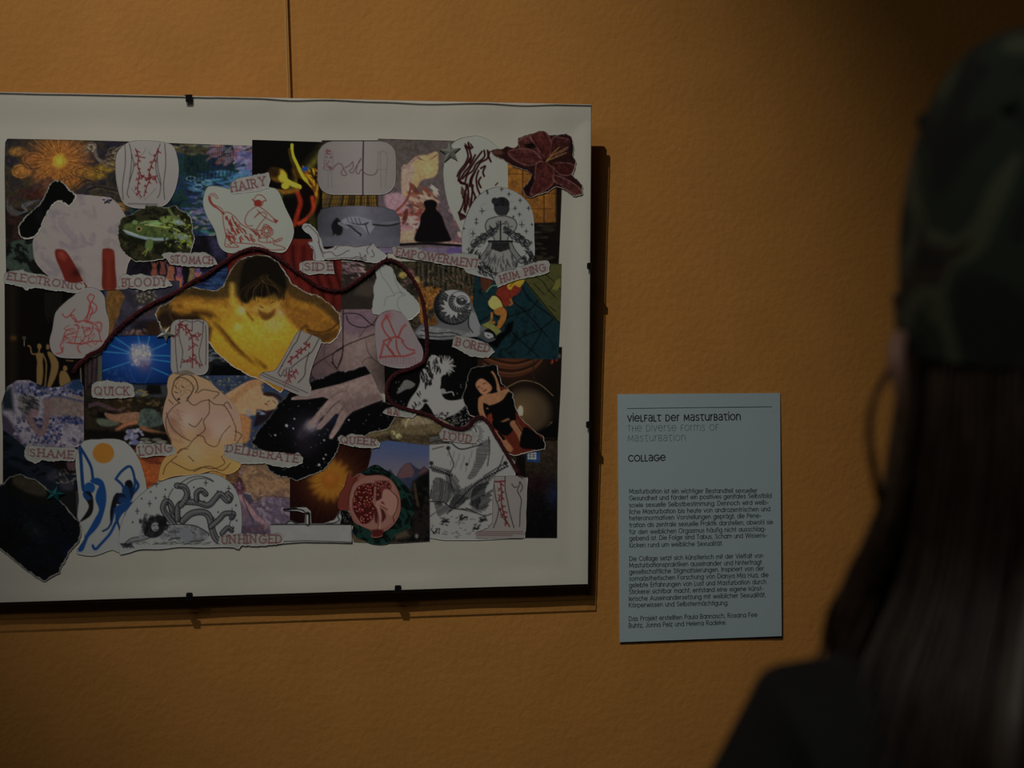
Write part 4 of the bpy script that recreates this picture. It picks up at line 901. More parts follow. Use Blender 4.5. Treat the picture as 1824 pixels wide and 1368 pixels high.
# pale card with two red fingertips
c = Cut('photo_cutout', '80,350 180,349 205,358 218,375 228,395 235,430 236,455 228,470 222,500 222,515 90,515 95,500 78,485 62,465 58,440 60,420', '665c5a', 4, 'pale pink card with two red fingertips', smooth=3)
c.mottle(['645958', '6a5f5c', '61565a'], 24, 3); c.fill('98,446 108,444 118,449 132,470 145,495 155,515 125,515 108,480 100,462', '5c1812', 1.2, smooth=4); c.fill('102,450 110,447 120,458 115,466 105,460', '6c2418', 3); c.glow(135, 486, 8, '2a0d10', .7); c.glow(110, 452, 5, '76302a', .5)
c.fill('182,447 186,443 196,443 203,450 205,480 206,515 183,515 182,480', '5a1a10', 1.2, smooth=4); c.fill('184,447 202,447 203,462 184,462', '6a1f16', 3, .7); c.line([(193, 465), (194, 510)], 8, '6a2614', 4, .6); c.done()
# black rounded tool
c = Cut('photo_cutout', '92,324 100,321 110,323 120,333 126,339 131,342 136,350 129,362 122,368 115,363 106,359 99,361 92,368 84,380 78,394 72,408 64,420 54,425 42,426 33,417 32,405 38,392 48,382 60,372 72,360 80,345 86,332', '0b0b0c', 6, 'black rounded handheld tool shape with a white cut border', smooth=4, step=1.1, torn=2.0, tseed=2, tcol='77736a')
c.glow(70, 385, 14, '151517', .8, .6); c.done()
# frog
c = Cut('photo_cutout', '217,388 236,380 255,366 275,365 292,370 306,366 312,365 320,374 332,378 340,388 343,400 342,412 347,425 344,437 338,455 320,450 290,462 262,466 240,466 225,455 213,440 209,418 210,402', '1e1f14', 5, 'torn photo of a green spotted frog', torn=1.0, tseed=6, step=1.1)
c.mottle(['1b1c12', '2a2818', '18190f', '23241a'], 20, 4); c.daubs(60, (215, 425, 275, 460), ['2c2816', '3a321c', '1c1a10'], 2, 1.4, 0, 90, 3)
GR = '3a4620'
c.fill('219,404 226,398 236,396 246,394 258,392 272,392 290,396 308,402 320,410 322,420 310,426 290,427 268,426 250,422 235,417 224,411', GR, 1.3, smooth=4, tex=.3)
c.fill('222,410 240,417 262,422 282,424 300,424 290,429 265,428 240,422 224,416', '62707a', 1.2, .9, smooth=3)
c.fill('262,397 280,394 290,398 282,402 266,402', '5c7440', 2); c.line([(258, 400), (280, 403), (305, 406), (320, 412)], 1.3, '7c8448'); c.line([(250, 398), (262, 395), (282, 393)], 1, '6a7a50')
c.ell(240, 396, 5, 4, '4e5c36'); c.ell(247, 408, 5, 4.5, '6a5a34'); c.ell(247, 408, 2.6, 2.4, '0c0b0a'); c.line([(219, 410), (232, 414), (245, 419)], 1.4, '7a8890')
c.fill('284,388 300,384 315,388 326,396 332,402 322,404 305,398 290,396', '4e5c28', 1.2, smooth=4, tex=.3); c.daubs(60, (286, 384, 340, 440), ['0e0f0b', '74801c', '5e6a22', '101008'], 2, 1.2, 0, 90, 5, .8)
c.fill('308,416 322,414 336,420 342,432 338,442 330,430 318,432', '525e20', 1.2, smooth=3, tex=.4); c.daubs(30, (308, 414, 340, 442), ['11120c', '7c881e', '565a70'], 1.8, 1.1, 0, 90, 6)
c.fill('262,426 272,428 272,440 266,448 258,440', '44542a', 1.2, smooth=3); c.line([(264, 442), (254, 452)], 1.8, '5a6420'); c.line([(262, 446), (258, 456)], 1.5, '5a6420'); c.line([(300, 372), (308, 384), (318, 390)], 5, '46502c', 1.5)
c.ell(318, 396, 9, 4, '626a80', 10, 1.5, .7, tex=.5); c.ell(322, 422, 9, 5, '5c6478', 10, 1.5, .6, tex=.5); c.done()
# tiger and rider in red line
c = Cut('drawing_cutout', '368,334 385,331 420,338 455,330 480,333 495,340 508,370 520,395 523,415 516,435 503,450 470,446 430,450 405,450 390,438 382,410 368,385 361,360', '6a6a62', 5, 'white drawing of a red striped tiger and a rider in a hat', smooth=4, step=1.1)
RL = '6e2018'
c.line('397,380 392,372 380,366 374,358 373,350 380,346 386,352', 4, RL); c.line('397,380 392,372 380,366 374,358 373,350 380,346 386,352', 2.2, '6a6a62')
for k in range(9): 
    q = P('397,380 386,370 376,362 373,352 380,346', 8, False)[k * 3]; c.line([q - (1.6, 1.6), q + (1.6, 1.6)], 1.8, RL)
TB = P('397,382 405,378 418,386 430,400 448,408 465,410 470,400 478,402 486,412 480,422 462,424 462,430 480,432 500,424 500,428 486,434 504,440 506,444 480,445 462,436 440,434 420,432 412,430 420,436 424,440 405,440 400,436 402,420 398,400', 4)
c.line(TB, 1.0, RL, closed=True, smooth=0)
c.strokes('400,384 418,388 432,402 450,410 466,412 462,424 440,432 420,430 404,430 401,410', 46, 8, lambda x, y: 75 - (x - 400) * .5, 2.0, RL, 12, 3, 1, .15); c.strokes('402,408 412,410 414,432 404,438', 12, 5, 20, 1.4, RL, 15, 4); c.strokes('466,414 486,424 500,428 484,432 466,428', 10, 4, 60, 1.2, RL, 30, 5, .8)
c.ell(474, 412, 9, 9, '6a6a62'); c.line(arc(474, 412, 9, 9, 0, 360), 1, RL, smooth=0)
for k in range(10): th = k * .63; c.line([(474 + 4 * math.cos(th), 411 + 4 * math.sin(th)), (474 + 8 * math.cos(th), 411 + 8 * math.sin(th))], 1.6, RL)
c.line('452,356 457,348 466,348 473,355', 1, RL); c.line('449,355 458,361 474,357', 1.6, RL); c.fill('453,358 462,356 466,364 460,368 453,366', RL, .8, smooth=3); c.line('463,360 468,361 466,366 462,368', .9, RL)
c.line('455,368 442,378 436,392 440,402 450,402', 1, RL); c.line('462,368 475,378 490,392', 1, RL); c.line('458,374 470,386 488,396 494,394', 1, RL); c.fill('486,390 495,392 491,398', RL, .8); c.line('452,388 466,378 474,384 462,400 455,412', 1, RL); c.line('454,386 462,378', 1, RL); c.done()
# curling line map
c = Cut('drawing_cutout', RB(565, 251, 704.5, 347, 27), '5c5153', 5, 'rounded pinkish drawing with a curling line between two small figures', step=1.1)
c.grad([(564, '5e5654'), (640, '69605e'), (704, '635b58')], 0); c.line([(647, 250), (646, 300), (646, 348)], 1.7, '1c1719', smooth=2)
c.line('592,302 600,292 608,293 612,302 617,310 612,313 607,308 612,300 622,295 628,288 628,298 622,305 628,308 632,300 640,288 643,282 638,290 634,305 638,310 643,302 648,308 658,312 668,310 672,302', 1, '4c2c30')
r_ = random.Random(3)
for k in range(26): x, y = r_.uniform(577, 590), r_.uniform(267, 300); c.line([(x, y), (x + r_.uniform(-5, 5), y + r_.uniform(-4, 5))], 1, '5a2a2e')
for q in ('577,268 577,302 584,304 584,335', '592,270 593,300 590,304 591,335', '577,302 591,302', '674,272 680,269 688,272 690,285 688,302 686,335', '674,272 673,290 672,300', '678,270 677,300 679,336', '673,302 690,302'): c.line(q, .7, '4a4245', a=.6, smooth=0)
c.done()
# floating sleeper in grey
c = Cut('photo_cutout', '565,385 572,372 595,367 640,366 680,368 702,374 712,388 713,410 711,440 640,439 600,438 566,440', '46444c', 4, 'grey photo of a draped sleeper floating in the air', step=1.1)
c.grad([(565, '35343a'), (640, '55525c'), (712, '3f3d46')], 0); c.fill('565,420 712,425 712,440 565,440', '4c4a54', 5, .7)
c.fill('594,394 600,388 606,395 610,408 607,418 600,418 592,412 590,402', '17161a', 1.5, smooth=3)
for k in range(12): c.line([(594 + k * 1.2, 400), (592 + k * 1.3, 420 - (k * 7) % 6)], 1, '1b1a1e', a=.8)
c.line([(604, 398), (612, 402), (618, 405)], 5, '58555e'); c.line([(610, 398), (622, 402), (632, 410), (642, 418)], 2.4, '26252a'); c.line([(640, 415), (643, 418), (641, 421)], 1.5, '26252a')
c.fill('608,393 620,387 640,386 660,392 668,396 664,408 656,417 648,408 640,403 625,400 612,400', '605e68', 1.2, smooth=3)
for k in range(4): c.line([(618 + k * 7, 388), (622 + k * 7, 396 + k), (640 + k * 4, 400), (656, 396)], 1, '2e2d34', a=.8)
c.line([(650, 398), (656, 416)], 1.6, '2e2d34'); c.line([(664, 396), (685, 398), (708, 396)], 5, '4e4c54', 1.2); c.line([(664, 400), (690, 402), (710, 398)], 2.2, '1f1e22', 1); c.grain(.05, 8); c.done()
# reclining outline
c = Cut('drawing_cutout', '537,402 545,398 555,402 566,414 572,430 577,443 588,442 600,436 620,436 640,438 655,436 664,434 672,442 689,455 676,466 660,468 630,462 600,462 575,463 558,463 556,445 548,434 549,430 556,430 552,420 542,412', '6b6967', 6, 'white outline drawing of a reclining figure with raised legs', smooth=3, step=1.1, torn=.4)
for q in ('542,405 548,402 556,408 566,420 569,440 576,458', '550,432 549,438 556,440 560,452 561,462', '577,450 590,449 598,456 610,452 616,448 622,446', '596,444 604,438 622,438 632,440 645,438 655,436 662,436', '640,450 644,460 651,454 650,462', '655,452 653,444 660,436', '662,445 666,455 660,458', '577,462 600,460 630,460 652,464', '566,430 572,445 577,452', '625,462 635,457 645,461'): c.line(q, .9, '3a2a2c')
c.done()
# striped torso on a white oval
c = Cut('drawing_cutout', '835,243 852,242 872,250 890,266 902,282 904,300 904,335 900,360 880,400 845,430 828,425 812,395 798,365 790,325 790,292 800,262 815,248', '6d6b63', 4, 'white oval with a torso in dark red zebra stripes', smooth=4, step=1.1)
ZB = '300d0f'
for q in ('828,260 832,270 833,280 828,292 818,305 814,314', '834,254 836,268 839,280 836,290', '838,280 828,298 820,308 816,322', '846,276 836,296 826,308 819,322', '858,270 846,286 836,302 824,318', '862,268 862,280 848,292 842,304 832,312 828,326', '868,268 868,282 855,290 846,305 838,318 836,332', '846,306 840,320 840,334 846,350 850,362 846,380', '852,304 848,318 850,335 856,352 852,372', '820,324 830,330 828,345 824,365 818,378', '832,328 834,345 832,360 828,378', '842,330 840,350 838,368 832,382', '816,318 820,326 828,328', '872,270 870,278 874,288', '856,300 864,296 860,306 862,314', '856,316 852,324 856,334', '846,352 842,366 836,376', '824,350 828,362 826,374'):
    c.line(q, 2.9, ZB)
for k in range(8): c.line([(828 + k * 1.6, 256 + (k % 3) * 2), (832 + k * 1.5, 266 - k % 4)], 1.5, ZB)
for k in range(16): c.line([(822 + k * 1.4, 332 + k * 2), (821 + k * 1.2, 345 + k * 2)], 1.2, ZB, a=.8)
for k in range(6): c.line([(816 + k * 2, 378 + k), (820 + k * 2.3, 392 - k)], 1.8, ZB)
c.line([(882, 330), (886, 326)], 1.8, ZB); c.done()
# seated winged figure from behind, domed sheet
c = Cut('drawing_cutout', '885,333 905,336 925,346 942,364 950,388 951,420 950,462 925,480 895,502 870,496 845,490 826,480 822,440 823,410 832,380 845,356 863,340', '686764', 5, 'domed white pen drawing of a winged figure seen from behind', smooth=4, step=1.1)
r_ = random.Random(12)
c.ell(893, 364, 14, 13, '1f1d20', tex=.4); c.ell(881, 358, 6, 6, '252326'); c.fill('880,368 905,368 904,378 898,384 885,382', '2a282b', 1, smooth=3); c.line('905,366 906,374 900,384', 1, INK); c.line([(887, 386), (903, 386)], 2, INK)
c.fill('884,386 904,386 916,391 920,402 914,414 906,420 904,432 912,446 922,458 922,474 914,484 868,484 860,474 860,458 870,446 880,432 877,420 868,414 864,402 869,391', '605e5b', 1, smooth=3)
c.line('884,386 869,391 864,402 868,414 877,420 880,432 870,446 860,458', 1.1, INK); c.line('904,386 916,391 920,402 914,414 906,420 904,432 912,446 922,458', 1.1, INK); c.line([(891, 394), (891, 428)], 2, INK)
for s_ in (-1, 1):
    X = lambda d: 891 + s_ * d
    c.strokes([(X(3), 394), (X(22), 404), (X(18), 416), (X(3), 412)], 16, 6, 90 + s_ * 40, 1.2, INK, 40, 3)
    for k in range(4): c.line([(X(6), 404 + k * 3), (X(22), 412 + k * 4), (X(40), 424 + k * 4), (X(50), 436 + k * 3)], 1.1, INK, a=.9)
    c.strokes([(X(10), 404), (X(50), 428), (X(48), 446), (X(14), 422)], 46, 6, 90 - s_ * 55, 1.0, '242326', 30, 5, .85)
    for k in range(3): c.line([(X(26 + k * 8), 418 + k * 5), (X(34 + k * 8), 416 + k * 6), (X(36 + k * 8), 426 + k * 6), (X(27 + k * 8), 426 + k * 6)], .9, INK, closed=True)
    c.strokes([(X(36), 452), (X(52), 446), (X(62), 460), (X(60), 476), (X(40), 474)], 60, 7, 90 - s_ * 30, 1.5, '1d1c1f', 30, 6, .9)
    c.line([(X(16), 432), (X(22), 446), (X(34), 462)], 5.5, '55534f'); c.line([(X(19), 430), (X(26), 445), (X(38), 460)], 1, INK); c.line([(X(12), 434), (X(18), 448), (X(30), 464)], 1, INK); c.ell(X(37), 465, 5, 4, '5a5854'); c.line(arc(X(37), 465, 5, 4, 0, 300), 1, INK, smooth=0)
c.line([(870, 430), (912, 430)], 3.4, '1d1b1e'); c.fill('876,432 906,432 908,443 891,449 874,443', '222023', 1, .95, tex=.4)
c.strokes('866,450 891,452 916,450 922,470 914,483 868,483 860,470', 70, 9, lambda x, y: 90 + (x - 891) * -.9, .9, '2c2a2d', 6, 8, .8)
c.strokes('852,470 870,474 880,486 905,486 890,498 868,494 852,486', 60, 7, 60, 1.2, INK, 40, 9); c.line('861,466 866,480 880,486 902,486 916,480 921,466', 1.3, INK)
for x, y, q in ((893, 337, 3), (906, 346, 3), (926, 357, 3), (858, 376, 4), (848, 391, 2.5), (867, 340, 2), (941, 371, 3), (917, 371, 3), (925, 382, 3), (929, 400, 4), (937, 412, 3), (848, 397, 3), (842, 416, 4), (834, 444, 3), (946, 432, 2), (930, 425, 2), (868, 344, 2), (826, 407, 1.5), (947, 400, 1.5), (914, 386, 1.5)):
    c.line([(x - q, y), (x + q, y)], .9, INK, smooth=0); c.line([(x, y - q * 1.2), (x, y + q * 1.2)], .9, INK, smooth=0)
for x, y, q in ((862, 369, 6), (842, 415, 8), (912, 366, 7), (930, 398, 6), (840, 428, 5)): c.line(arc(x, y, q, q, 40, 300), .6, '4a484a', a=.6, smooth=0)
c.done()
# dark red lily, torn
c = Cut('photo_cutout', '872,270 880,266 895,264 902,261 915,264 921,260 923,246 940,240 952,236 968,232 978,240 996,240 1008,238 1018,244 1021,262 1020,278 1026,288 1022,305 1018,312 1030,322 1036,330 1037,346 1024,350 1015,345 1003,336 990,333 975,342 955,348 945,352 936,350 930,335 942,322 946,310 940,306 925,300 905,292 895,285 880,278', '2b1312', 6, 'torn photo of a dark red lily', torn=.7, tseed=3, step=1.1)
for q, col in (('922,252 940,242 948,250 960,270 966,284 950,280 930,270 925,262', '45211f'), ('945,238 968,234 980,250 982,270 974,285 962,270 948,252', '4c1f1c'), ('984,246 1000,246 1014,250 1010,264 995,274 980,282', '3c1a18'), ('905,270 925,265 948,268 964,285 955,292 935,294 912,282', '4a2220'), ('955,292 966,288 984,300 985,325 965,342 945,347 950,325 953,310', '461c1a'), ('985,292 1005,290 1022,295 1017,310 1000,312 988,302', '3a1614'), ('985,312 1005,318 1025,330 1034,342 1022,346 1000,330 988,324', '45201e')):
    c.fill(q, col, 2, smooth=4, tex=.3); p_ = P(q, 4); c.line(p_, 1.5, '7e5048', 1.0, .6, smooth=0, closed=True); c.strokes(q, 16, 9, math.degrees(math.atan2(*(p_.mean(0) - (970, 287))[::-1])), 1.3, '2a0f0f', 20, 3, .6)
    m_ = p_.mean(0); c.line([m_ + (p_[0] - m_) * .8, (970, 287)], 3, '331110', 2.5, .6)
for q in ('972,287 985,276 1000,268 1010,262', '974,286 990,280 1008,272', '973,289 985,272 996,262'): c.line(q, 1.5, '6a4a20')
c.fill('934,258 948,255 954,262 940,264', '120c0c', 1.5, smooth=3); c.fill('930,335 942,322 948,312 952,322 940,345', '1a0f0f', 2); c.fill('1014,246 1021,250 1021,285 1015,280', '1a1010', 2); c.ell(885, 271, 10, 5, '4a2a20', 10, 2); c.grain(.2, 3); c.done()
# blue bending figures and sun
c = Cut('drawing_cutout', '148,785 175,782 200,781 222,786 242,808 255,840 262,880 262,940 252,960 240,980 215,985 200,979 182,985 165,990 140,987 136,980 150,960 146,940 137,920 140,890 136,850 134,810', '6a6865', 4, 'white sheet with deep blue bending figures under an orange sun', smooth=2, step=1.15)
BL = '10305e'
c.ell(184, 807, 19, 18, '7d4c14', soft=1)
for q, w_ in (('142,796 144,820 146,850 148,870 152,876', 5.5), ('142,796 152,812 162,832 165,852', 4.5), ('240,854 246,866 236,880', 4.5), ('206,853 214,842 226,832 233,832 238,845 240,862 236,880', 4), ('206,853 214,840 226,830', 2), ('207,854 216,862 222,872', 4)): c.line(q, w_, BL)
c.ell(159, 869, 10, 10, '133a6c', -30); c.fill('147,880 158,875 165,885 166,905 161,918 150,926 142,929 152,915 158,900', '1a1618', .8, smooth=3); c.fill('148,874 158,882 164,888 156,892 148,885', BL)
c.fill('160,856 172,851 183,857 188,872 189,892 185,912 178,932 168,946 157,958 148,980 139,981 145,965 155,948 168,925 176,908 170,890 172,875 176,866 168,862', '12356a', .8, smooth=4)
c.fill('224,858 232,855 236,862 238,878 234,890 226,898 220,888 222,876', '14203a', 1, smooth=3); c.ell(229, 862, 7, 6.5, '17151a'); c.fill('217,872 224,864 230,874 232,890 226,900 220,890', '123058', 1, smooth=3)
c.ell(213, 888, 11, 10, '161c30', -20); c.ell(218, 891, 7, 6, '15305c'); c.fill('202,885 210,878 207,900 203,915 200,930 197,935 196,910', '17151a', .8, smooth=3)
c.fill('206,902 222,896 232,890 230,905 218,915 212,925 206,935 205,918', '123462', .8, smooth=2); c.line('204,905 200,925 193,940 183,946', 3, '122c56'); c.line('206,930 196,950 182,966 170,978 165,972', 4.5, '12356a'); c.line('208,925 214,946', 3, '122c56'); c.fill('228,898 236,892 234,902 228,906', BL)
c.done()
# peach drawing of a crouching figure
c = Cut('drawing_cutout', '302,668 318,662 335,660 350,668 370,677 385,690 396,700 410,712 425,735 430,760 432,790 428,830 405,845 380,838 350,845 310,848 285,856 282,845 288,822 300,805 305,790 296,770 289,745 292,720 298,700 297,685', '7c6047', 5, 'peach coloured pencil drawing of a curled-up figure', smooth=4, step=1.15)
c.grad([(660, '7c6040'), (740, '7a5e50'), (830, '84602f')]); c.glow(333, 750, 18, '867466', .6); c.glow(390, 765, 22, '836a60', .8); c.glow(345, 805, 22, '866a4c', .8); c.glow(420, 825, 16, '8a6630', .8); c.glow(308, 755, 14, '6e4838', .7, .7); c.glow(365, 770, 12, '74503f', .6)
PC = '2c1a14'
r_ = random.Random(8)
c.line('308,688 312,676 324,668 338,668 348,676 352,690 348,700', 1.3, PC); c.line('308,688 306,700 313,712 320,718', 1.2, PC); c.line('314,676 322,672 336,678 344,690 340,702 332,710', 1, PC); c.line('345,692 338,705 332,715', 1, PC); c.line([(323, 688), (327, 690)], 1.2, PC); c.line([(312, 686), (314, 692)], 1, PC); c.ell(318, 711, 2.5, 2, PC); c.line('311,698 316,700', 1, PC)
for k in range(26): x, y = r_.uniform(316, 350), r_.uniform(668, 704); c.line([(x, y), (x + r_.uniform(-6, 6), y + r_.uniform(2, 6))], .8, '5c4430', a=.7)
for q in ('320,718 312,722 300,735 295,750 298,770 305,785', '333,712 345,722 358,715 372,712', '352,700 362,694 380,697 390,700 380,710', '372,712 372,735 362,750 365,765 350,778 342,785', '372,712 382,720 398,722 408,735 415,750 420,765 418,785', '296,735 305,760 325,778 338,785', '342,785 335,795 325,800 315,808 322,800 335,800', '350,775 362,778 368,790 385,795 395,775 410,758', '315,812 305,820 295,830 290,845', '305,822 320,830 340,838 360,832 380,835 400,825 395,812 420,800', '360,745 348,760 336,755', '345,840 370,830 395,838 410,825', '335,812 345,822', '300,712 308,720', '420,790 430,775 418,768', '398,722 405,716 412,728'):
    c.line(q, 1.0, PC, a=.85)
for k in range(60): x, y = r_.uniform(296, 322), r_.uniform(725, 785); c.line([(x, y), (x + r_.uniform(2, 10), y + r_.uniform(3, 9))], .9, '6a4236', a=.4)
for k in range(60): x, y = r_.uniform(365, 420), r_.uniform(730, 800); c.line([(x, y), (x + r_.uniform(2, 10), y + r_.uniform(-5, 7))], .9, '8a6c5a', a=.4)
for k in range(40): x, y = r_.uniform(330, 400), r_.uniform(785, 830); c.line([(x, y), (x + r_.uniform(6, 14), y + r_.uniform(-3, 3))], .9, '9a7040', a=.4)
c.done()
# sea-creature figure in ink
c = Cut('drawing_cutout', '212,985 211,955 216,930 228,905 250,880 280,860 310,850 345,845 378,843 400,852 418,870 428,900 430,930 428,958 425,974 400,974 360,975 320,974 285,978 250,978 230,984 220,986', '6a6967', 6, 'domed white pen drawing of a curly-haired figure with tentacles', smooth=3, step=1.1)
TG = '3c3b40'
for q, w_ in (('310,935 298,920 290,905 295,893 303,898 308,915 318,925', 8), ('316,925 316,905 326,895 350,895 370,900 383,888 392,880 405,892 410,885 405,880', 8), ('322,900 333,882 328,868 315,865', 8), ('350,890 350,878 358,873 366,880', 7), ('325,928 340,915 360,912 372,920 378,945 385,960 395,962', 9), ('375,938 390,925 400,915 415,915 412,922', 7), ('395,950 405,940 412,945', 6)):
    c.line(q, w_ + 2.2, '121114'); c.line(q, w_ - .4, '4e4d4e', .8)
    p_ = P(q, 5, False)
    for k in range(0, len(p_)): c.line([p_[k] + (.8, 1), p_[k] + (3.2, 3.4)], 1.1, INK, a=.7)
r_ = random.Random(4)
c.fill('285,935 300,932 320,935 345,935 360,942 372,950 365,962 340,964 318,958 300,962 285,958', '5a595b', 1.2, smooth=4, tex=.25); c.strokes('290,938 320,937 350,938 368,950 345,962 300,960', 60, 6, 20, .8, '242326', 50, 8, .5); c.line('288,937 310,934 345,936 368,948 372,954', 1.1, INK); c.line('300,962 318,958 340,964 362,962', 1.2, INK); c.fill('320,945 335,942 345,955 338,964 322,960', '5a5a5e', 1, smooth=3); c.line('295,938 275,950 255,958 235,962 225,970', 8, INK); c.line('295,938 275,950 255,958 235,962 225,970', 6, '59585a', .8)
c.ell(272, 940, 20, 18, '232226', tex=.5); c.ell(285, 928, 12, 10, '252428', tex=.5); c.ell(276, 938, 7, 8, '626062', 10); c.line([(272, 936), (275, 936)], 1, INK); c.line([(279, 935), (282, 936)], 1, INK); c.line([(275, 943), (279, 943)], 1, INK); c.line('262,925 256,938 250,955', 6, '5e5d5f', 1)
for k in range(110): th = r_.uniform(2.4, 6.8); q = r_.uniform(11, 25); c.line(arc(273 + q * math.cos(th), 934 + q * .85 * math.sin(th), 2, 2, 0, 250), .9, INK, smooth=0, a=.7)
for k in range(70): x = r_.uniform(225, 385); c.line([(x, 966 + r_.uniform(-2, 4)), (x + r_.uniform(4, 10), 966 + r_.uniform(-2, 4))], .9, '3a393c', a=.6)
for k in range(10): c.line([(214 + k * 2, 968), (220 + k * 2, 976 - k % 3)], 1, INK)
c.line('318,863 335,852 355,848 372,852 380,858 365,852 345,854 332,862', .9, INK); c.line('308,870 300,885 300,905 310,918', .9, INK); c.line([(408, 935), (412, 920), (413, 905)], .9, INK)
for x, y, q in ((278, 862, 5), (366, 860, 5), (407, 870, 5), (244, 910, 5), (293, 885, 4), (338, 886, 4), (266, 897, 5), (380, 924, 4), (415, 940, 3), (268, 876, 1.3), (252, 888, 1.3), (294, 872, 1.3), (277, 887, 1.3), (420, 900, 1.5), (236, 930, 1.5), (345, 868, 1.3), (388, 912, 1.3), (363, 893, 1.3), (387, 875, 1.3), (421, 927, 1.3), (222, 915, 1.3)):
    c.line([(x - q * .7, y), (x + q * .7, y)], .9, INK, smooth=0); c.line([(x, y - q), (x, y + q)], .9, INK, smooth=0)
c.done()
# pomegranate on leaves
c = Cut('photo_cutout', '637,842 650,838 660,830 672,828 685,836 700,845 715,858 728,872 735,895 738,912 730,925 738,935 728,942 712,948 700,956 695,966 680,970 660,968 648,962 636,958 628,945 630,930 628,905 636,870 634,852', '0f1f1a', 4, 'cut-out of dark green leaves', smooth=3)
c.mottle(['0f1d18', '14302a', '0b1512', '1a3a30'], 14, 5); c.line('700,850 722,880 732,900', 2, '1e4436', 1.5, .7); c.done()
c = Cut('drawing_cutout', '620,842 628,848 640,842 650,846 660,846 680,846 697,855 708,872 713,892 712,912 704,930 692,942 682,948 680,955 668,958 660,955 660,945 645,938 630,930 622,915 604,908 601,898 604,880 612,868 616,855', '6a3c34', 5, 'painted halved pomegranate with a curled figure among the seeds', smooth=3, step=1.1)
c.fill('600,850 626,845 640,860 622,890 622,915 600,910', '5e241c', 2, .95, smooth=2); c.fill('630,862 650,850 680,848 700,862 711,890 708,915 695,934 672,944 645,936 628,918 621,895 624,875', '70483e', 2, smooth=4); c.line('640,846 630,858 622,880 620,900', 1.6, '3c1812', a=.8)
c.fill('636,868 650,862 664,862 666,880 667,905 662,925 650,933 638,925 628,905 630,885', '451210', 1.5, smooth=4); c.fill('665,868 672,858 690,857 696,868 690,885 685,900 690,915 680,930 668,930 666,900', '3e1512', 1.5, .9, smooth=4)
r_ = random.Random(7); sd_ = P('636,868 650,862 664,862 666,880 667,905 662,925 650,933 638,925 628,905 630,885', 3)
for k in range(150):
    x, y = r_.uniform(626, 668), r_.uniform(860, 934)
    if seg_dist(np.array([x]), np.array([y]), sd_, True)[0] < -1: c.ell(x, y, 3.1, 3.1, '2e0908', 0, .7); c.ell(x, y, 2.4, 2.4, r_.choice(['6a1c18', '5a1614', '752420']), 0, .7); c.ell(x - .6, y - .7, .9, .9, '9a6a5c', 0, .5)
for k in range(26): x, y = r_.uniform(668, 694), r_.uniform(858, 884); c.ell(x, y, 2.6, 2.6, '5a1a18', 0, .8); c.ell(x, y, 1, 1, '8a5a50', 0, .6)
FG = '7a5248'
c.ell(684, 872, 8, 7, '5a2420', 0, 1.2); c.fill('683,872 696,874 706,886 707,905 700,918 690,915 686,900 680,890', FG, 1.2, smooth=4); c.line('688,880 680,890 668,896 666,890', 5, FG, 1); c.line('700,912 690,908 678,900 670,898', 8, FG, 1.2); c.line('672,902 676,918 674,940', 6.5, FG, 1.2); c.line('684,905 690,922 680,938', 5, '704a40', 1)
c.line('668,868 667,885 667,898', 3.5, '6e443a'); c.line('696,874 708,888 706,908 700,920 702,930', 1, '3a1512'); c.line('670,905 674,925 672,942', .9, '3a1512'); c.line('690,908 676,900', .9, '3a1512'); c.fill('662,944 682,944 680,954 664,956', '4c1814', 1.3, smooth=2); c.done()
# bath with tap
c = Cut('drawing_cutout', '481,934 506,932 518,926 530,932 542,931 543,914 530,910 505,909 503,906 530,903 545,903 553,910 554,932 575,932 595,925 604,910 612,908 622,910 625,932 627,967 540,965 500,968 482,966', '6b6865', 6, 'white drawing of a bath tub with a tap and a bather', smooth=0, step=1.1)
c.fill('503,900 545,900 560,905 556,932 627,932 625,905 600,905 575,930 545,932 541,916 503,912', '1c1011', .5, .0)
c.line([(481, 934), (626, 934), (627, 966)], 1.8, '19171a', smooth=0); c.line([(482, 966), (540, 963), (627, 966)], 1.2, '19171a', smooth=0); c.line('504,908 528,906 541,909 546,916', 3.6, '19171a'); c.line('530,905 540,907 545,912', 1.6, '77746f'); c.line([(548, 916), (548, 933)], 8, '19171a'); c.line([(547, 918), (547, 932)], 3, '77746f'); c.line('508,933 517,928 528,933', 1.6, '19171a')
c.fill('606,910 614,909 622,914 625,933 606,933 608,922', '111012', .8, smooth=3); c.line('604,912 601,920 604,926 596,931 580,933', 1.5, '19171a'); c.ell(606, 915, .9, .9, INK)
for k in range(12): c.ell(610 + (k * 5) % 13, 915 + (k * 7) % 16, .6, .6, '77746f')
c.mottle(['6b6865', '646160', '6b6865'], 26, 4, .4, box='484,937 624,937 624,962 484,962'); c.done()
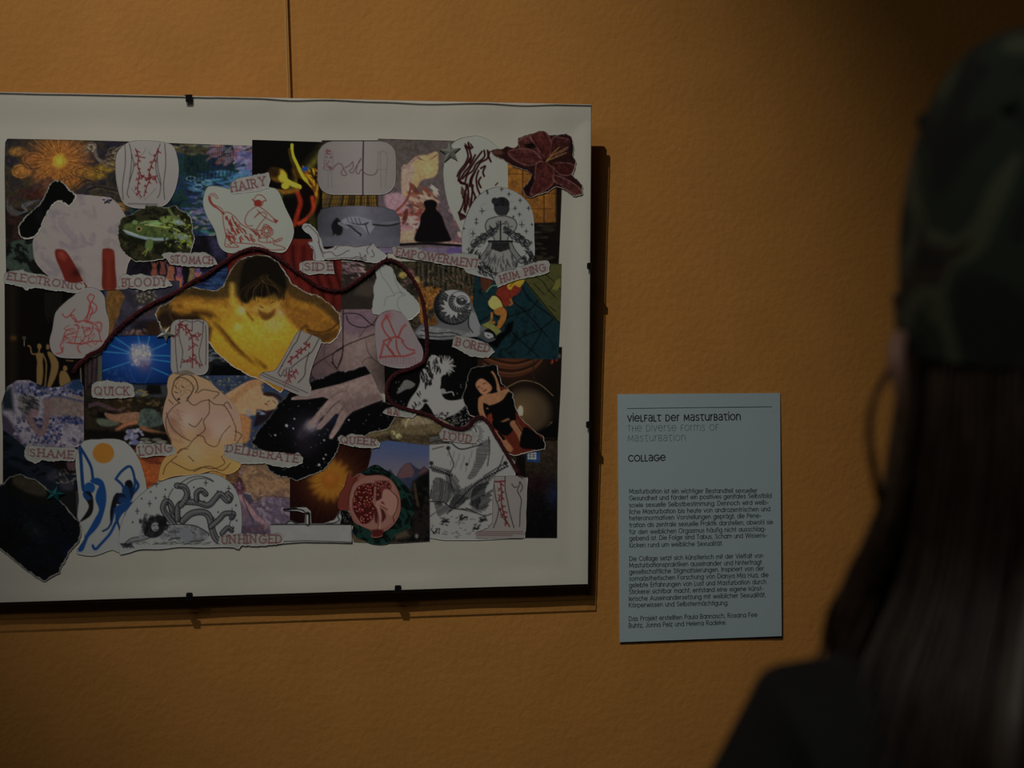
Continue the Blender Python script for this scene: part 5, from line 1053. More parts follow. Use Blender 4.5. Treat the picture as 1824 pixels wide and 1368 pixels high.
# small drawings of vessels
c = Cut('drawing_cutout', RB(303.5, 568.5, 371, 668, 14), PKW, 5, 'small rounded drawing of a back with red vessels', step=1.1)
for q in ('320,570 319,600 325,625 322,650 321,655', '362,572 360,600 354,630 360,652', '342,568 342,590', '322,574 330,571 340,574', '344,574 352,571 362,576', '313,580 312,610 314,640 316,663', '366,580 367,620 366,650'): c.line(q, .9, BLK, a=.8)
c.branch('316,578 328,580 336,590 342,605 343,630 342,655', 1.6, RED, 12, 9, 3, 1); c.branch('318,578 318,590 308,602', 1.3, RED, 3, 6, 4, 1); c.branch('342,598 352,600 358,595', 1.2, RED, 3, 6, 5, 1); c.branch('342,640 352,645 356,655', 1.2, RED, 3, 6, 6, 1); c.branch('342,640 332,645 326,640', 1.2, RED, 3, 6, 7, 1); c.done()
c = Cut('drawing_cutout', '533,588 540,590 565,600 572,606 570,615 560,640 552,665 550,680 554,690 552,702 546,707 530,703 500,690 465,674 461,668 470,662 486,660 496,650 510,625 525,597', PKW, 6, 'tilted drawing of a knee with red vessels and a printed line', smooth=2, step=1.1)
for q in ('535,590 528,608 522,615 515,628 505,645 502,652', '554,597 546,608 540,612', '568,603 556,625 548,632 530,645 518,655', '550,628 544,650 542,668 530,682', '502,650 495,664', '506,658 500,670 496,666', '510,655 508,670 505,668', '515,655 513,672'): c.line(q, 1, BLK)
c.branch('551,612 540,622 525,635 512,645', 1.7, RED, 9, 7, 3, 1.2); c.branch('527,658 520,668 510,678', 1.5, RED, 5, 8, 5, 1); c.branch('508,660 512,676 505,690', 1.2, '6a3a3e', 4, 6, 6, .8); c.tiny((467, 664), (548, 700), 2, '2a2628', 4.4); c.done()
c = Cut('drawing_cutout', '880,848 925,847 936,851 939,862 936,900 937,930 936,946 930,958 848,958 847,948 868,940 876,930 877,880', PKW, 6, 'pinkish drawing of legs with red vessels and printed lines', smooth=0, step=1.1)
for q in ('877,849 880,870 883,890 888,905 884,925 878,940', '899,849 899,870 903,890 908,915 915,940', '925,858 924,866 921,874 928,890 926,910 925,938', '911,862 916,868 921,866', '926,858 930,868 926,876', '888,905 895,920 902,932'): c.line(q, 1, BLK)
c.line([(880, 858), (899, 857)], 2.2, RED); c.branch('891,860 893,880 893,900 898,920 907,938', 1.7, RED, 12, 7, 3, 1.1); c.tiny((850, 947), (932, 947), 3, '4a2a2c', 3.4); c.done()
c = Cut('drawing_cutout', '152,512 165,512 178,518 186,530 188,550 194,575 192,600 188,618 178,630 160,637 120,638 100,634 90,622 88,605 93,585 97,560 105,548 120,534 132,525 140,514', '665e5b', 5, 'white paper with a tangle of red roots', smooth=4, step=1.1)
r_ = random.Random(11)
def tangle(c, col):
    for q in ('160,524 155,530 160,540 158,555 148,572', '160,524 168,528 160,545 154,575', '164,538 172,545 170,555 160,560', '158,545 165,552 158,570', '110,558 116,565 128,560 136,572', '134,552 126,562 136,574', '134,574 150,572 165,575 175,585 180,608', '132,578 140,582 135,600 132,612', '118,610 135,612 150,612 165,608 182,608', '112,600 120,595 132,592', '112,606 118,590 130,586', '150,572 165,580 160,595 150,600', '170,575 180,575 178,590 170,585', '145,580 150,600 140,612', '112,618 110,628 100,630', '140,612 138,620 142,628', '115,605 108,615 112,628'):
        for k in range(2): c.line(P(q) + np.array([r_.uniform(-1.2, 1.2), r_.uniform(-1.2, 1.2)]), 1.0, col, a=.8)
    for k in range(16):
        x, y = r_.uniform(115, 175), r_.uniform(578, 615); c.line([(x, y), (x + r_.uniform(-10, 10), y + r_.uniform(-8, 8)), (x + r_.uniform(-16, 16), y + r_.uniform(-10, 12))], .9, col, a=.8)
tangle(c, '7a1f1f'); c.done()
c = Cut('drawing_cutout', '668,472 690,473 700,480 706,498 718,512 733,525 746,540 747,555 738,565 725,571 708,562 665,560 662,548 665,528 664,510 670,495', '6b6a66', 4, 'plain torn white paper with faint pencil lines', smooth=2, torn=.3)
for q in ('676,480 680,492 690,505 702,525', '702,525 710,520 722,525 710,530 708,545 715,558', '684,545 688,530 702,527', '700,483 706,505 716,525'): c.line(q, .8, '45454a', a=.7)
c.done()
c = Cut('drawing_cutout', '690,553 705,553 718,560 728,574 736,590 744,605 752,620 753,635 746,648 730,654 710,656 688,652 674,645 670,625 667,600 668,575 676,560', '64585a', 5, 'pinkish paper with a root-like red figure', smooth=4, step=1.1)
for q in ('686,562 692,570 698,585 705,600', '690,562 680,575 684,590 692,600 697,606', '682,608 695,602 708,600 718,607', '708,602 715,585 722,578', '683,610 678,630 676,638', '684,612 698,626 702,636', '676,636 700,634 720,634 738,628', '705,605 706,620 712,632', '715,608 725,620 738,624', '695,605 690,618 702,634'): c.line(q, 1.8, '7a241f', .9); c.line(P(q) + 1.5, .8, '6a2a28', a=.6)
c.glow(690, 562, 8, '7a2c34', .5)
for k in range(18): x = 678 + k * 3.5; c.line([(x, 636), (x - 3 + (k % 3) * 3, 648)], .7, '6a3034', a=.5)
c.done()
# snail on a bending figure
c = Cut('drawing_cutout', '738,590 745,582 752,576 765,580 780,575 773,560 772,540 778,525 792,517 808,515 825,518 836,528 842,545 848,560 855,578 870,585 880,592 884,602 876,608 865,608 850,600 820,602 790,606 765,604 745,602 738,598', '4a494b', 3, 'black and white print of a huge snail shell on a bending figure', smooth=3, step=1.1)
c.fill('738,596 884,590 884,612 738,612', '121113', 2, .3); c.fill('742,590 760,582 790,585 815,588 835,592 850,586 852,598 800,603 760,604 745,598', '5c5a5c', 1.5, smooth=4, tex=.25); c.line('750,588 775,594 800,592 820,597', 1.3, '1c1b1d'); c.line('748,597 780,600 815,598', 1.2, '1c1b1d'); c.fill('832,555 846,558 855,580 850,598 838,596 836,575', '605e60', 1.5, smooth=3); c.line('835,562 834,580 842,592', 1.3, INK)
c.ell(806, 547, 33.5, 31.5, '141316', 20, 1); c.ell(807, 546, 32, 30, '6e6c6b', 20, 1.2)
for k in range(64):
    th = .15 + k / 64 * 4.1; L_ = 6 + (k * 7) % 8; f = lambda q_, o_: (806 + q_ * math.cos(th + o_), 547 + q_ * .94 * math.sin(th + o_))
    c.line([f(32.5, 0), f(32 - L_ * .5, .06), f(32 - L_ * 1.3, .16)], .9 if k % 3 else 1.6, '141316', .7, .85)
c.fill('776,530 786,518 780,540 784,562 798,576 784,572 774,555', '151416', 3, .75); c.ell(818.2, 537.8, 19.8, 18.8, '17161a', 0, .8); c.ell(818.5, 537.5, 19, 18, '706e6d', 0, 1)
for k in range(44): th = .1 + k / 44 * 3.9; L_ = 5 + (k * 5) % 4; c.line([(818.5 + 18.5 * math.cos(th), 537.5 + 17.5 * math.sin(th)), (818.5 + (18.5 - L_) * math.cos(th + .2), 537.5 + (17.5 - L_) * math.sin(th + .2))], .9, '161518', a=.8)
c.ell(822, 535, 9.6, 8.6, '17161a', 0, .8); c.ell(822.3, 534.7, 8.8, 7.8, '676564', 0, 1)
for k in range(16): th = .1 + k / 16 * 3.8; c.line([(822.3 + 8.5 * math.cos(th), 534.7 + 7.5 * math.sin(th)), (822.3 + 5 * math.cos(th), 534.7 + 4.5 * math.sin(th))], 1.1, '161518', a=.9)
c.line(arc(823, 534, 3.6, 3.3, 0, 340), 1.4, INK, smooth=0); c.ell(871, 596, 9, 7, '6b696a', 20, 1); c.fill('862,590 872,585 882,592 884,604 880,602 876,594', '121113', 1, smooth=3); c.line([(868, 597), (871, 598)], 1, INK); c.line([(874, 603), (877, 602)], 1, INK); c.done()
# comic scene
c = Cut('print_cutting', '845,468 1000,470 998,560 994,640 880,638 848,600 842,560', '0f2126', 2, 'comic print of a falling figure over teal quilted floor')
c.mottle(['0e1f25', '122a30', '0d1c20'], 20, 4); 
for q in ('905,530 940,560 975,600', '880,560 920,600 960,636', '870,590 905,565 945,550 960,530', '900,625 930,600 965,585 994,560', '940,630 960,600 965,585', '930,510 945,535 985,565', '852,575 875,560 890,545'): c.line(q, 1.4, '0a1012', 1)
for q in ('933,500 948,485 975,470 1000,470 998,575 985,565 960,535', ): c.fill(q, '3e3c1c', 1)
c.line([(933, 498), (998, 578)], 1.4, '15150e', smooth=0)
for q in ('945,490 965,500 975,515 990,530', '960,480 985,500 998,515', '975,520 990,505 998,495', '950,505 970,525', '978,545 990,555'): c.line(q, 1.2, '1c1c12')
c.fill('983,515 990,500 998,495 998,510 990,518', '54501f', 1); c.fill('855,490 872,488 880,500 870,515 858,520', '5a2412', 2, .8); c.line('866,520 875,510 885,508', 1.4, '4a6a50')
c.fill('890,508 900,500 925,503 928,515 920,525 912,530 905,545 895,543 882,530', '6a1f14', .9, smooth=3); c.fill('905,498 915,492 930,490 934,500 925,512 916,508 910,516 903,512', '8a6414', .8, smooth=3); c.line([(908, 510), (918, 500)], 1.2, '4a3408')
c.fill('870,535 878,526 888,532 896,545 890,552 880,552 871,545', '8a7838', .8, smooth=3); c.fill('880,552 896,546 903,555 901,570 893,583 888,585 886,575 892,563 882,560', '7c4a18', .8, smooth=3); c.line('876,558 875,570 872,576 880,574', 4, '7c4a18'); c.fill('876,582 890,580 888,588 878,590', '7c4a18'); c.line('909,533 912,540 908,543', 3.5, '7a4416')
c.line('870,535 878,526 890,530 896,545 903,555 901,570 892,585', 1, '17120c'); c.fill('858,578 872,572 893,590 882,600 868,598', '5c5a28', 1); c.fill('880,600 898,590 905,575 915,572 912,588 895,605 885,620 870,612', '07090a', 2); c.grain(.1, 4); c.done()
# woman in a black dress, torn
c = Cut('photo_cutout', '838,656 852,652 870,650 876,648 885,650 888,665 894,684 903,690 912,700 916,712 918,725 925,740 932,750 945,760 955,770 966,775 972,790 970,800 948,804 915,812 902,808 888,790 878,775 866,755 850,745 835,740 828,722 822,708 828,690 832,672', '0e0c0d', 5, 'torn photo of a reclining figure in a black dress with red cushions', torn=1.1, tseed=9, step=1.15)
SK2 = '7c5034'
c.fill('895,735 920,735 965,775 970,800 915,812 890,795 875,765 868,740', '5a1d12', 2, .95); c.fill('868,740 880,735 882,750 876,760 868,755', '6a2214', 1.5, smooth=3); c.fill('888,688 903,690 910,700 895,695', '5a1d12', 1.5)
c.line('876,664 882,675 888,695', 6, SK2, 1); c.fill('852,712 862,702 880,700 900,693 908,698 900,712 888,720 876,728 865,728 870,722', SK2, 1.2, smooth=4); c.line('856,712 856,730 864,750 872,762', 9, SK2, 1.2)
c.ell(858, 686, 13, 14, '150f10', soft=2); c.fill('846,684 856,674 868,680 876,690 872,698 860,703 852,696', '83543a', 1.2, smooth=4); c.line([(850, 690), (854, 688)], 1, '2a1410'); c.line([(860, 684), (864, 682)], 1, '2a1410'); c.line([(861, 697), (866, 694)], 1.5, '6a1c18'); c.line([(857, 690), (858, 693)], .9, '5a3424')
c.fill('838,700 846,664 860,652 878,668 884,690 872,680 856,672 846,682 844,700', '0e0b0c', 1.5, smooth=3)
c.fill('868,724 880,720 895,712 905,698 912,705 916,730 918,745 910,760 900,765 888,755 878,748 875,735', '0d0c0e', 1, smooth=3); c.fill('888,752 905,744 912,752 900,765', SK2, 1, .8); c.fill('878,748 896,752 918,745 912,768 900,776 888,768 878,760', '0e0d0f', 1, smooth=3)
c.line('872,765 885,775 900,790 908,800', 10, '7a4c32', 1.5); c.line('914,755 925,770 930,782', 12, '784a30', 1.5); c.fill('932,762 945,765 968,785 970,800 945,800 925,795', '0e0c0e', 1.2, smooth=2); c.line([(888, 770), (897, 782)], 4, '101012'); c.line([(918, 752), (930, 770)], 1.5, '101012'); c.grain(.08, 4); c.done()
# dark night card, torn
c = Cut('photo_cutout', '-6,868 6,860 14,850 24,846 36,843 48,850 62,853 75,862 85,872 95,880 105,890 118,902 130,918 142,930 146,945 143,958 138,968 128,976 122,988 115,1000 108,1012 107,1020 95,1025 80,1036 68,1030 55,1022 40,1010 20,994 8,985 -6,975', '0b0c0f', 5, 'torn dark card with a faint blue spiral', torn=2.0, tseed=14, tcol='5c5750')
c.mottle(['0b0c0e', '10121a', '0e100f', '0c0d16'], 26, 3); c.fill('26,846 48,850 75,862 84,872 80,885 55,882 35,872 22,862', '30281f', 3, smooth=3, tex=.15); c.fill('20,862 45,878 80,888 84,880 100,895 60,900 20,880', '14150f', 4, .9)
for k in range(3): c.line(arc(62, 944, 22 - k * 5, 10 - k * 2, 0, 330), 2.5, '161c1e', 2, .7)
c.ell(62, 944, 26, 11, '141a1c', 50, 5, .8); c.ell(63, 945, 5, 3, '1e2424', 50, 2)
r_ = random.Random(3)
for k in range(60): c.ell(r_.uniform(5, 130), r_.uniform(890, 1010), .8, .8, '2c3248', a=r_.uniform(.3, .9))
c.glow(118, 980, 18, '12163a', .5); c.done()
# ------------------------------------------------------------------ stamped words on torn strips
ST = '5e3a3a'
def word(t, out, p0, p1, h, seed, layer=7, base='68655f', extra=''):
    q = P(out); 
    c = Cut('word_strip', out, base, layer, 'torn white strip stamped ' + t.replace('|', '').replace("'", '').replace(' ', '').upper() if t else 'torn white strip', torn=.35, tseed=seed, step=.95, tcol='77746c')
    c.mottle([base, '625f5b', '6c6963'], 12, seed, .6); c.text(t, p0, p1, h, 2.1, ST, serif=1.0, seed=seed, a=.85); c.text(t, (p0[0] + .6, p0[1] + .5), (p1[0] + .6, p1[1] + .5), h, .8, '4e2024', serif=1.0, seed=seed, a=.45)
    c.done()
word("E'LE|C|TRONIC", '5,492 12,484 25,482 40,479 42,483 60,487 75,488 95,494 115,500 128,504 140,502 148,500 151,510 148,516 140,520 130,522 110,519 85,516 62,512 45,517 40,512 20,507 8,505', (13, 498), (144, 516), 12.5, 1)
word("B'LOODY", '213,493 220,488 235,490 250,487 262,491 280,490 292,491 300,500 307,508 295,512 270,514 255,518 240,513 215,512 208,508 210,500', (217, 511), (296, 508), 14, 2)
word("S|TOMACH", '286,453 292,451 300,449 330,450 350,450 366,449 375,455 383,463 387,470 370,475 352,475 335,475 320,473 303,471 298,463', (304, 468), (379, 470), 12.5, 3)
word("HA'IRY", '409,327 414,323 425,316 440,314 460,310 478,306 481,322 478,334 460,340 430,344 412,345 408,338', (412, 341), (472, 330), 15, 4)
word("|SI|DE", '533,468 540,465 560,463 580,465 592,466 595,488 570,487 548,490 540,486 532,480', (541, 482), (592, 480), 13, 5)
word("EM|PO|WERMENT", '697,440 706,438 720,441 740,440 752,446 775,450 800,452 820,450 840,452 851,455 852,470 848,478 830,480 812,474 790,472 765,466 740,462 715,458 702,455', (704, 455), (851, 477), 13.5, 6)
word("HUM P|ING", '880,492 890,484 900,482 915,478 940,470 960,464 974,463 979,470 977,484 965,490 940,494 915,500 895,508 885,512 882,502', (892, 503), (972, 481), 12.5, 7)
word("|BO|RED", '808,600 815,596 830,600 850,605 868,612 876,620 880,626 876,632 868,637 850,636 835,634 820,625 805,618 804,612', (811, 614), (870, 628), 13, 8)
word("QU'ICK", '163,685 170,680 190,676 205,680 225,680 236,685 238,695 241,705 236,708 205,709 180,710 165,708 162,700', (168, 703), (229, 703), 14, 9)
word("L'ONG", '241,795 248,789 270,790 290,789 304,792 313,800 312,808 300,811 275,812 250,815 242,808', (248, 811), (305, 803), 15, 10)
word("DEL||IBE'RATE", '398,795 405,792 420,790 428,788 432,793 450,800 462,801 480,804 500,805 520,808 530,806 540,815 538,825 525,830 510,833 490,830 470,825 448,826 430,826 418,820 400,813', (402, 804), (528, 824), 13, 11)
word("QUE|ER", '600,780 606,775 615,776 625,772 640,774 655,778 670,782 677,790 675,796 660,798 640,797 620,794 606,790', (606, 789), (667, 792), 12, 12)
word("L'OUD", '781,773 785,764 795,760 810,762 830,766 848,770 852,780 846,789 825,789 805,786 790,785 784,780', (789, 782), (838, 789), 13.5, 13, 7)
word("|SHAME", '46,792 60,793 80,795 110,797 130,796 136,800 134,815 130,822 112,820 95,822 75,820 62,826 50,820 43,812 44,800', (52, 812), (129, 816), 13, 14)
word("UNH|INGED", '390,955 400,952 430,950 470,951 500,949 506,955 507,962 500,968 470,972 430,971 425,978 412,974 395,972 388,965', (394, 968), (501, 966), 14, 15)
word("BA|", '680,735 688,727 700,724 716,724 735,732 742,738 735,744 715,742 692,740', (690, 740), (708, 741), 12, 16)

# ------------------------------------------------------------------ dark red yarn laid over the collage
M_yarn = mat('dark_red_yarn', (.078, .006, .015), rough=1, noise=.45, nscale=350, sheen=.1)
YP = P('131,660 138,650 150,640 158,632 172,626 182,618 192,604 205,590 215,580 232,566 250,553 275,539 300,527 322,515 345,500 362,492 380,480 400,466 420,453 435,446 450,442 465,444 480,450 495,460 510,470 528,484 545,496 560,507 578,514 595,517 610,516 625,508 642,496 660,482 675,470 690,463 703,466 716,474 728,487 738,503 746,520 752,537 755,555 757,575 759,595 760,615 759,632 752,645 740,652 725,658 708,664 695,675 688,690 688,703 693,713 703,722 722,728 742,733 765,741 782,751 797,759 812,763 825,763 835,757 842,748 852,743 862,746 872,757 880,772 889,787 897,801 906,815 915,830 925,848', 5, False)
def yarn(rp, ph, name='yarn'):
    n = len(YP); s = np.concatenate([[0], np.cumsum(np.linalg.norm(np.diff(YP, axis=0), axis=1))])
    t = np.gradient(YP, axis=0); t /= np.linalg.norm(t, axis=1)[:, None]; nm = np.stack([-t[:, 1], t[:, 0]], 1)
    S = np.arange(0, s[-1], 1.6); Y = np.stack([np.interp(S, s, YP[:, k]) for k in (0, 1)], 1); N_ = np.stack([np.interp(S, s, nm[:, k]) for k in (0, 1)], 1)
    a = S / 3.6 + ph; off = np.cos(a) * 1.6; h = sheet_at(Y + N_ * off[:, None]) + .0019 + np.sin(a) * .0003
    fade = np.clip((S[-1] - S) / 10, .3, 1) * np.clip(S / 8 + .5, 0, 1)
    pts = on_pic(Y + N_ * off[:, None], h)
    return tube_vf(pts, list(rp * (.9 + .2 * np.sin(S / 5 + ph)) * fade), 6)
yv = merge(*[yarn(.00135 + .0001 * (k == 1), k * 2.094) for k in range(3)])
yo = mesh_obj('yarn', *yv, M_yarn, PIC, smooth=True); yo['label'] = 'twisted dark red yarn winding over the cuttings'
# loose fibres
r_ = random.Random(5); fv = []
for k in range(2600):
    i = r_.randrange(0, len(YP)); 
    if k < 130: i = r_.randrange(0, 60)
    p = YP[i]; L = r_.uniform(3, 6) if k >= 130 else r_.uniform(4, 8); th = r_.uniform(0, 6.28)
    uv = [p, p + L * .5 * np.array([math.cos(th), math.sin(th)]), p + L * np.array([math.cos(th + .4), math.sin(th + .4)])]
    fv.append(tube_vf(on_pic(uv, [.0022, .0034, .0032]), [.00025, .0002, .0001], 3, False))
fo = mesh_obj('yarn_fibre', *merge(*fv), M_yarn, PIC); fo['kind'] = 'stuff'

# ------------------------------------------------------------------ glued rhinestone stars
M_sil = mat('silver_foil_star', (.55, .57, .55), rough=0.3, metal=.6)
M_pur = mat('violet_foil_star', (.55, .50, .75), rough=0.25, metal=.5)
M_tea = mat('teal_foil_star', (.03, .22, .28), rough=0.3, metal=.6)
def star(cx, cy, r, rot, sy, m, label, h=.0013):
    uv = [(cx, cy)]; 
    for k in range(10):
        th = math.radians(rot + k * 36); q = r if k % 2 == 0 else r * .40
        uv.append((cx + q * math.cos(th), cy + q * math.sin(th) * sy))
    V = list(on_pic(uv, [.0021 + h] + [.0021] * 10)) + list(on_pic(uv[1:], .0012))
    F = [(0, 1 + k, 1 + (k + 1) % 10) for k in range(10)] + [(1 + k, 11 + k, 11 + (k + 1) % 10, 1 + (k + 1) % 10) for k in range(10)]
    o = mesh_obj('star_gem', V, F, m, PIC); o['label'] = label
star(801, 271, 20, -95, 1, M_sil, 'large silver faceted star')
star(190, 356, 9, -160, .6, M_pur, 'small glinting violet star')
star(294, 594, 17, -60, .9, M_sil, 'silver star beside the blue photo')
star(97, 880, 19, -5, .75, M_tea, 'teal foil star on the dark card')

# ------------------------------------------------------------------ hanging cord
M_cord = bpy.data.materials.new('clear_nylon_cord'); M_cord.use_nodes = True
b_ = M_cord.node_tree.nodes['Principled BSDF']; b_.inputs['Base Color'].default_value = (.42, .24, .09, 1); b_.inputs['Roughness'].default_value = .3
a_ = on_wall([[513.5, 175]], .012)[0]; b2 = on_wall([[506.5, -30]], .012)[0]
top = b2 + (b2 - a_) * ((CH - b2[2]) / (b2[2] - a_[2])); top[1] = -.012; a_[1] = -.012
cv = tube_vf([a_ + np.array([.0, .0, -.02]), a_, b2, top], .0013, 8)
co = mesh_obj('hanging_cord', *cv, M_cord); co['label'] = 'thin taut cord holding the picture from the ceiling'; co['category'] = 'cord'

# ------------------------------------------------------------------ text panel
M_panel = mat('pale_blue_card', (.34, .455, .54), rough=0.7, noise=.015, nscale=20, bump=.05, bscale=300)
M_ink = mat('black_print', (.012, .014, .018), rough=0.6)
M_ink2 = mat('dark_grey_print', (.03, .035, .045), rough=0.6)
LC = [np.array(q, float) for q in ((1100, 702), (1389.5, 700), (1392.5, 1133), (1103.5, 1144))]
def lab_gap(uv):
    uv = np.asarray(uv, float).reshape(-1, 2); s = (uv[:, 0] - 1101) / 290; t = (uv[:, 1] - 700) / 440
    return .0016 + .0034 * np.clip(s - .55, 0, 1) ** 2 * 4 * np.clip(t, 0, 1) * (1.25 - np.clip(t, 0, 1)) * 2.2 + .0010 * t
def on_lab(uv, off=0.):
    return np.array([on_wall([q], g + off)[0] for q, g in zip(np.asarray(uv, float).reshape(-1, 2), lab_gap(uv))])
org = on_wall([[1246, 1140]], .002)[0]
LAB = empty('text_panel', tuple(org), 'pale blue exhibition text card taped to the wall right of the picture', 'sign')
nx, ny = 24, 34; V = []; 
for off in (0., -.0009):
    uv = []
    for j in range(ny):
        for i in range(nx):
            s, t = i / (nx - 1), j / (ny - 1); uv.append((LC[0] * (1 - s) + LC[1] * s) * (1 - t) + (LC[3] * (1 - s) + LC[2] * s) * t)
    V += list(on_lab(uv, off))
N0 = nx * ny; F = []
for j in range(ny - 1):
    for i in range(nx - 1):
        a = j * nx + i; F.append((a, a + nx, a + nx + 1, a + 1)); F.append((a + N0, a + 1 + N0, a + nx + 1 + N0, a + nx + N0))
loop = [i for i in range(nx)] + [j * nx + nx - 1 for j in range(1, ny)] + [(ny - 1) * nx + i for i in range(nx - 2, -1, -1)] + [j * nx for j in range(ny - 2, 0, -1)]
for a, b in zip(loop, loop[1:] + loop[:1]): F.append((a, b, b + N0, a + N0))
mesh_obj('card', V, F, M_panel, LAB)
pl = lambda uv: on_lab(uv, .00012)
def z1(x, y): return (1090 + x / 5.7, 690 + y / 5.7)
def z2(x, y): return (1090 + x / 5.7, 850 + y / 5.7)
def z3(x, y): return (1090 + x / 5.7, 970 + y / 5.7)
def print_text(name, items, w, m, label=None):
    S = []
    for t, p0, p1, h, small in items: S += letter_strokes(t, p0, p1, h, small=small, gap=1.25)
    o = mesh_obj(name, *ribbon_vf(S, w, pl), m, LAB)
    if label: o['label'] = label
mesh_obj('rule_line', *ribbon_vf([[z1(155, 214), z1(890, 205), z1(1625, 197)]], .9, pl), M_ink, LAB)
print_text('heading_text', [('vieLF@L+ Der M@s+urB@+ion', z1(160, 346), z1(1306, 331), 14.6, True)], 1.75, M_ink, 'bold black German heading')
print_text('heading_text', [('COLL@Ge', z1(168, 751), z1(543, 744), 14.4, True)], 1.75, M_ink, 'bold black word Collage')
print_text('subheading_text', [('THe Diverse Forms OF', z1(160, 448), z1(1082, 437), 14.6, True), ('M@s+urB@+ion', z1(163, 550), z1(748, 542), 14.6, True)], .62, M_ink2, 'thin grey English heading')
body = [(z2, 'Masturbation ist ein wichtiger Bestandteil sexueller', 176, 165, 1475, 156), (z2, 'Gesundheit und fördert ein positives genitales Selbstbild', 176, 235, 1620, 208),
 (z2, 'sowie sexuelle Selbstbestimmung. Dennoch wird weib-', 176, 305, 1588, 275), (z2, 'liche Masturbation bis heute von androzentrischen und', 178, 373, 1605, 343),
 (z2, 'heteronormativen Vorstellungen geprägt, die Pene-', 178, 438, 1515, 410), (z2, 'tration als zentrale sexuelle Praktik darstellen, obwohl sie', 178, 508, 1635, 475),
 (z2, 'für den weiblichen Orgasmus häufig nicht ausschlag-', 178, 578, 1563, 545), (z2, 'gebend ist. Die Folge sind Tabus, Scham und Wissens-', 178, 643, 1575, 610),
 (z2, 'lücken rund um weibliche Sexualität.', 178, 713, 1125, 692),
 (z3, 'Die Collage setzt sich künstlerisch mit der Vielfalt von', 178, 166, 1535, 133), (z3, 'Masturbationspraktiken auseinander und hinterfragt', 177, 233, 1520, 200),
 (z3, 'gesellschaftliche Stigmatisierungen. Inspiriert von der', 176, 300, 1545, 262), (z3, 'somaästhetischen Forschung von Dianya Mia Hua, die', 176, 368, 1588, 328),
 (z3, 'gelebte Erfahrungen von Lust und Masturbation durch', 175, 434, 1567, 398), (z3, 'Stickerei sichtbar macht, entstand eine eigene künst-', 174, 502, 1537, 465),
 (z3, 'lerische Auseinandersetzung mit weiblicher Sexualität,', 173, 572, 1560, 530), (z3, 'Körperwissen und Selbstermächtigung.', 173, 638, 1180, 612),
 (z3, 'Das Projekt erstellten Paula Bannasch, Rosana Fee', 173, 776, 1475, 733), (z3, 'Buhtz, Jonna Pelz und Helena Radeke.', 173, 845, 1160, 811)]
print_text('body_text', [(t, f(x0, y0), f(x1, y1), 7.9, False) for f, t, x0, y0, x1, y1 in body], .98, M_ink, 'small black German text')

# ------------------------------------------------------------------ the visitor standing in front, seen from behind
def at_depth(u, v, dep): 
    d = rays([[u, v]])[0]; return CAM + d * dep
HC = at_depth(1912, 430, 1.31)           # middle of the head
px_, py_ = float(HC[0]), float(HC[1])
TURN = math.radians(-4)                   # faces the wall, turned a little to the right
YAWP = -0.30
VIS = empty('person', (px_, py_, 0), 'person seen from behind in a camouflage cap with long brown hair and a black jacket', 'person')
VIS.rotation_euler = (0, 0, YAWP)
# local frame: +y = where the person looks, x = right
HZ = 1.515
M_skin = mat('skin', (.34, .19, .14), rough=.55, noise=.06, nscale=40, bump=.05, bscale=400)
M_hair = mat('brown_hair', (.075, .046, .027), rough=.45, noise=.5, nscale=30)
M_jack = mat('black_jacket_cloth', (.007, .0072, .0078), rough=.85, noise=.2, nscale=60, bump=.15, bscale=300)
M_trou = mat('dark_denim', (.018, .022, .035), rough=.9, noise=.2, nscale=80, bump=.1, bscale=500)
M_shoe = mat('black_shoe', (.012, .012, .012), rough=.5)
M_sole = mat('white_rubber_sole', (.45, .44, .42), rough=.7)
# camouflage cloth
M_camo = bpy.data.materials.new('camouflage_cloth'); M_camo.use_nodes = True; nt = M_camo.node_tree; b_ = nt.nodes['Principled BSDF']
b_.inputs['Roughness'].default_value = .9
tc = nt.nodes.new('ShaderNodeTexCoord'); n_ = nt.nodes.new('ShaderNodeTexNoise'); n_.inputs['Scale'].default_value = 17; n_.inputs['Detail'].default_value = 1.5; n_.inputs['Distortion'].default_value = .7
r2 = nt.nodes.new('ShaderNodeValToRGB'); r2.color_ramp.interpolation = 'CONSTANT'
els = r2.color_ramp.elements; els[0].color = (.012, .014, .011, 1); els[0].position = 0
for p_, q_ in ((.44, (.022, .032, .018, 1)), (.53, (.075, .085, .048, 1)), (.60, (.035, .026, .016, 1)), (.67, (.012, .014, .011, 1))):
    e_ = els.new(p_) if p_ != .67 else els[-1]
    e_.position = p_; e_.color = q_
mp_ = nt.nodes.new('ShaderNodeMapping'); mp_.inputs['Location'].default_value = (3.1, .4, 0)
nt.links.new(tc.outputs['Object'], mp_.inputs[0]); nt.links.new(mp_.outputs[0], n_.inputs['Vector']); nt.links.new(n_.outputs['Fac'], r2.inputs[0]); nt.links.new(r2.outputs[0], b_.inputs['Base Color'])
WLOC[VIS.name] = (0, 0, 0)                # person's parts are built in the person's own frame

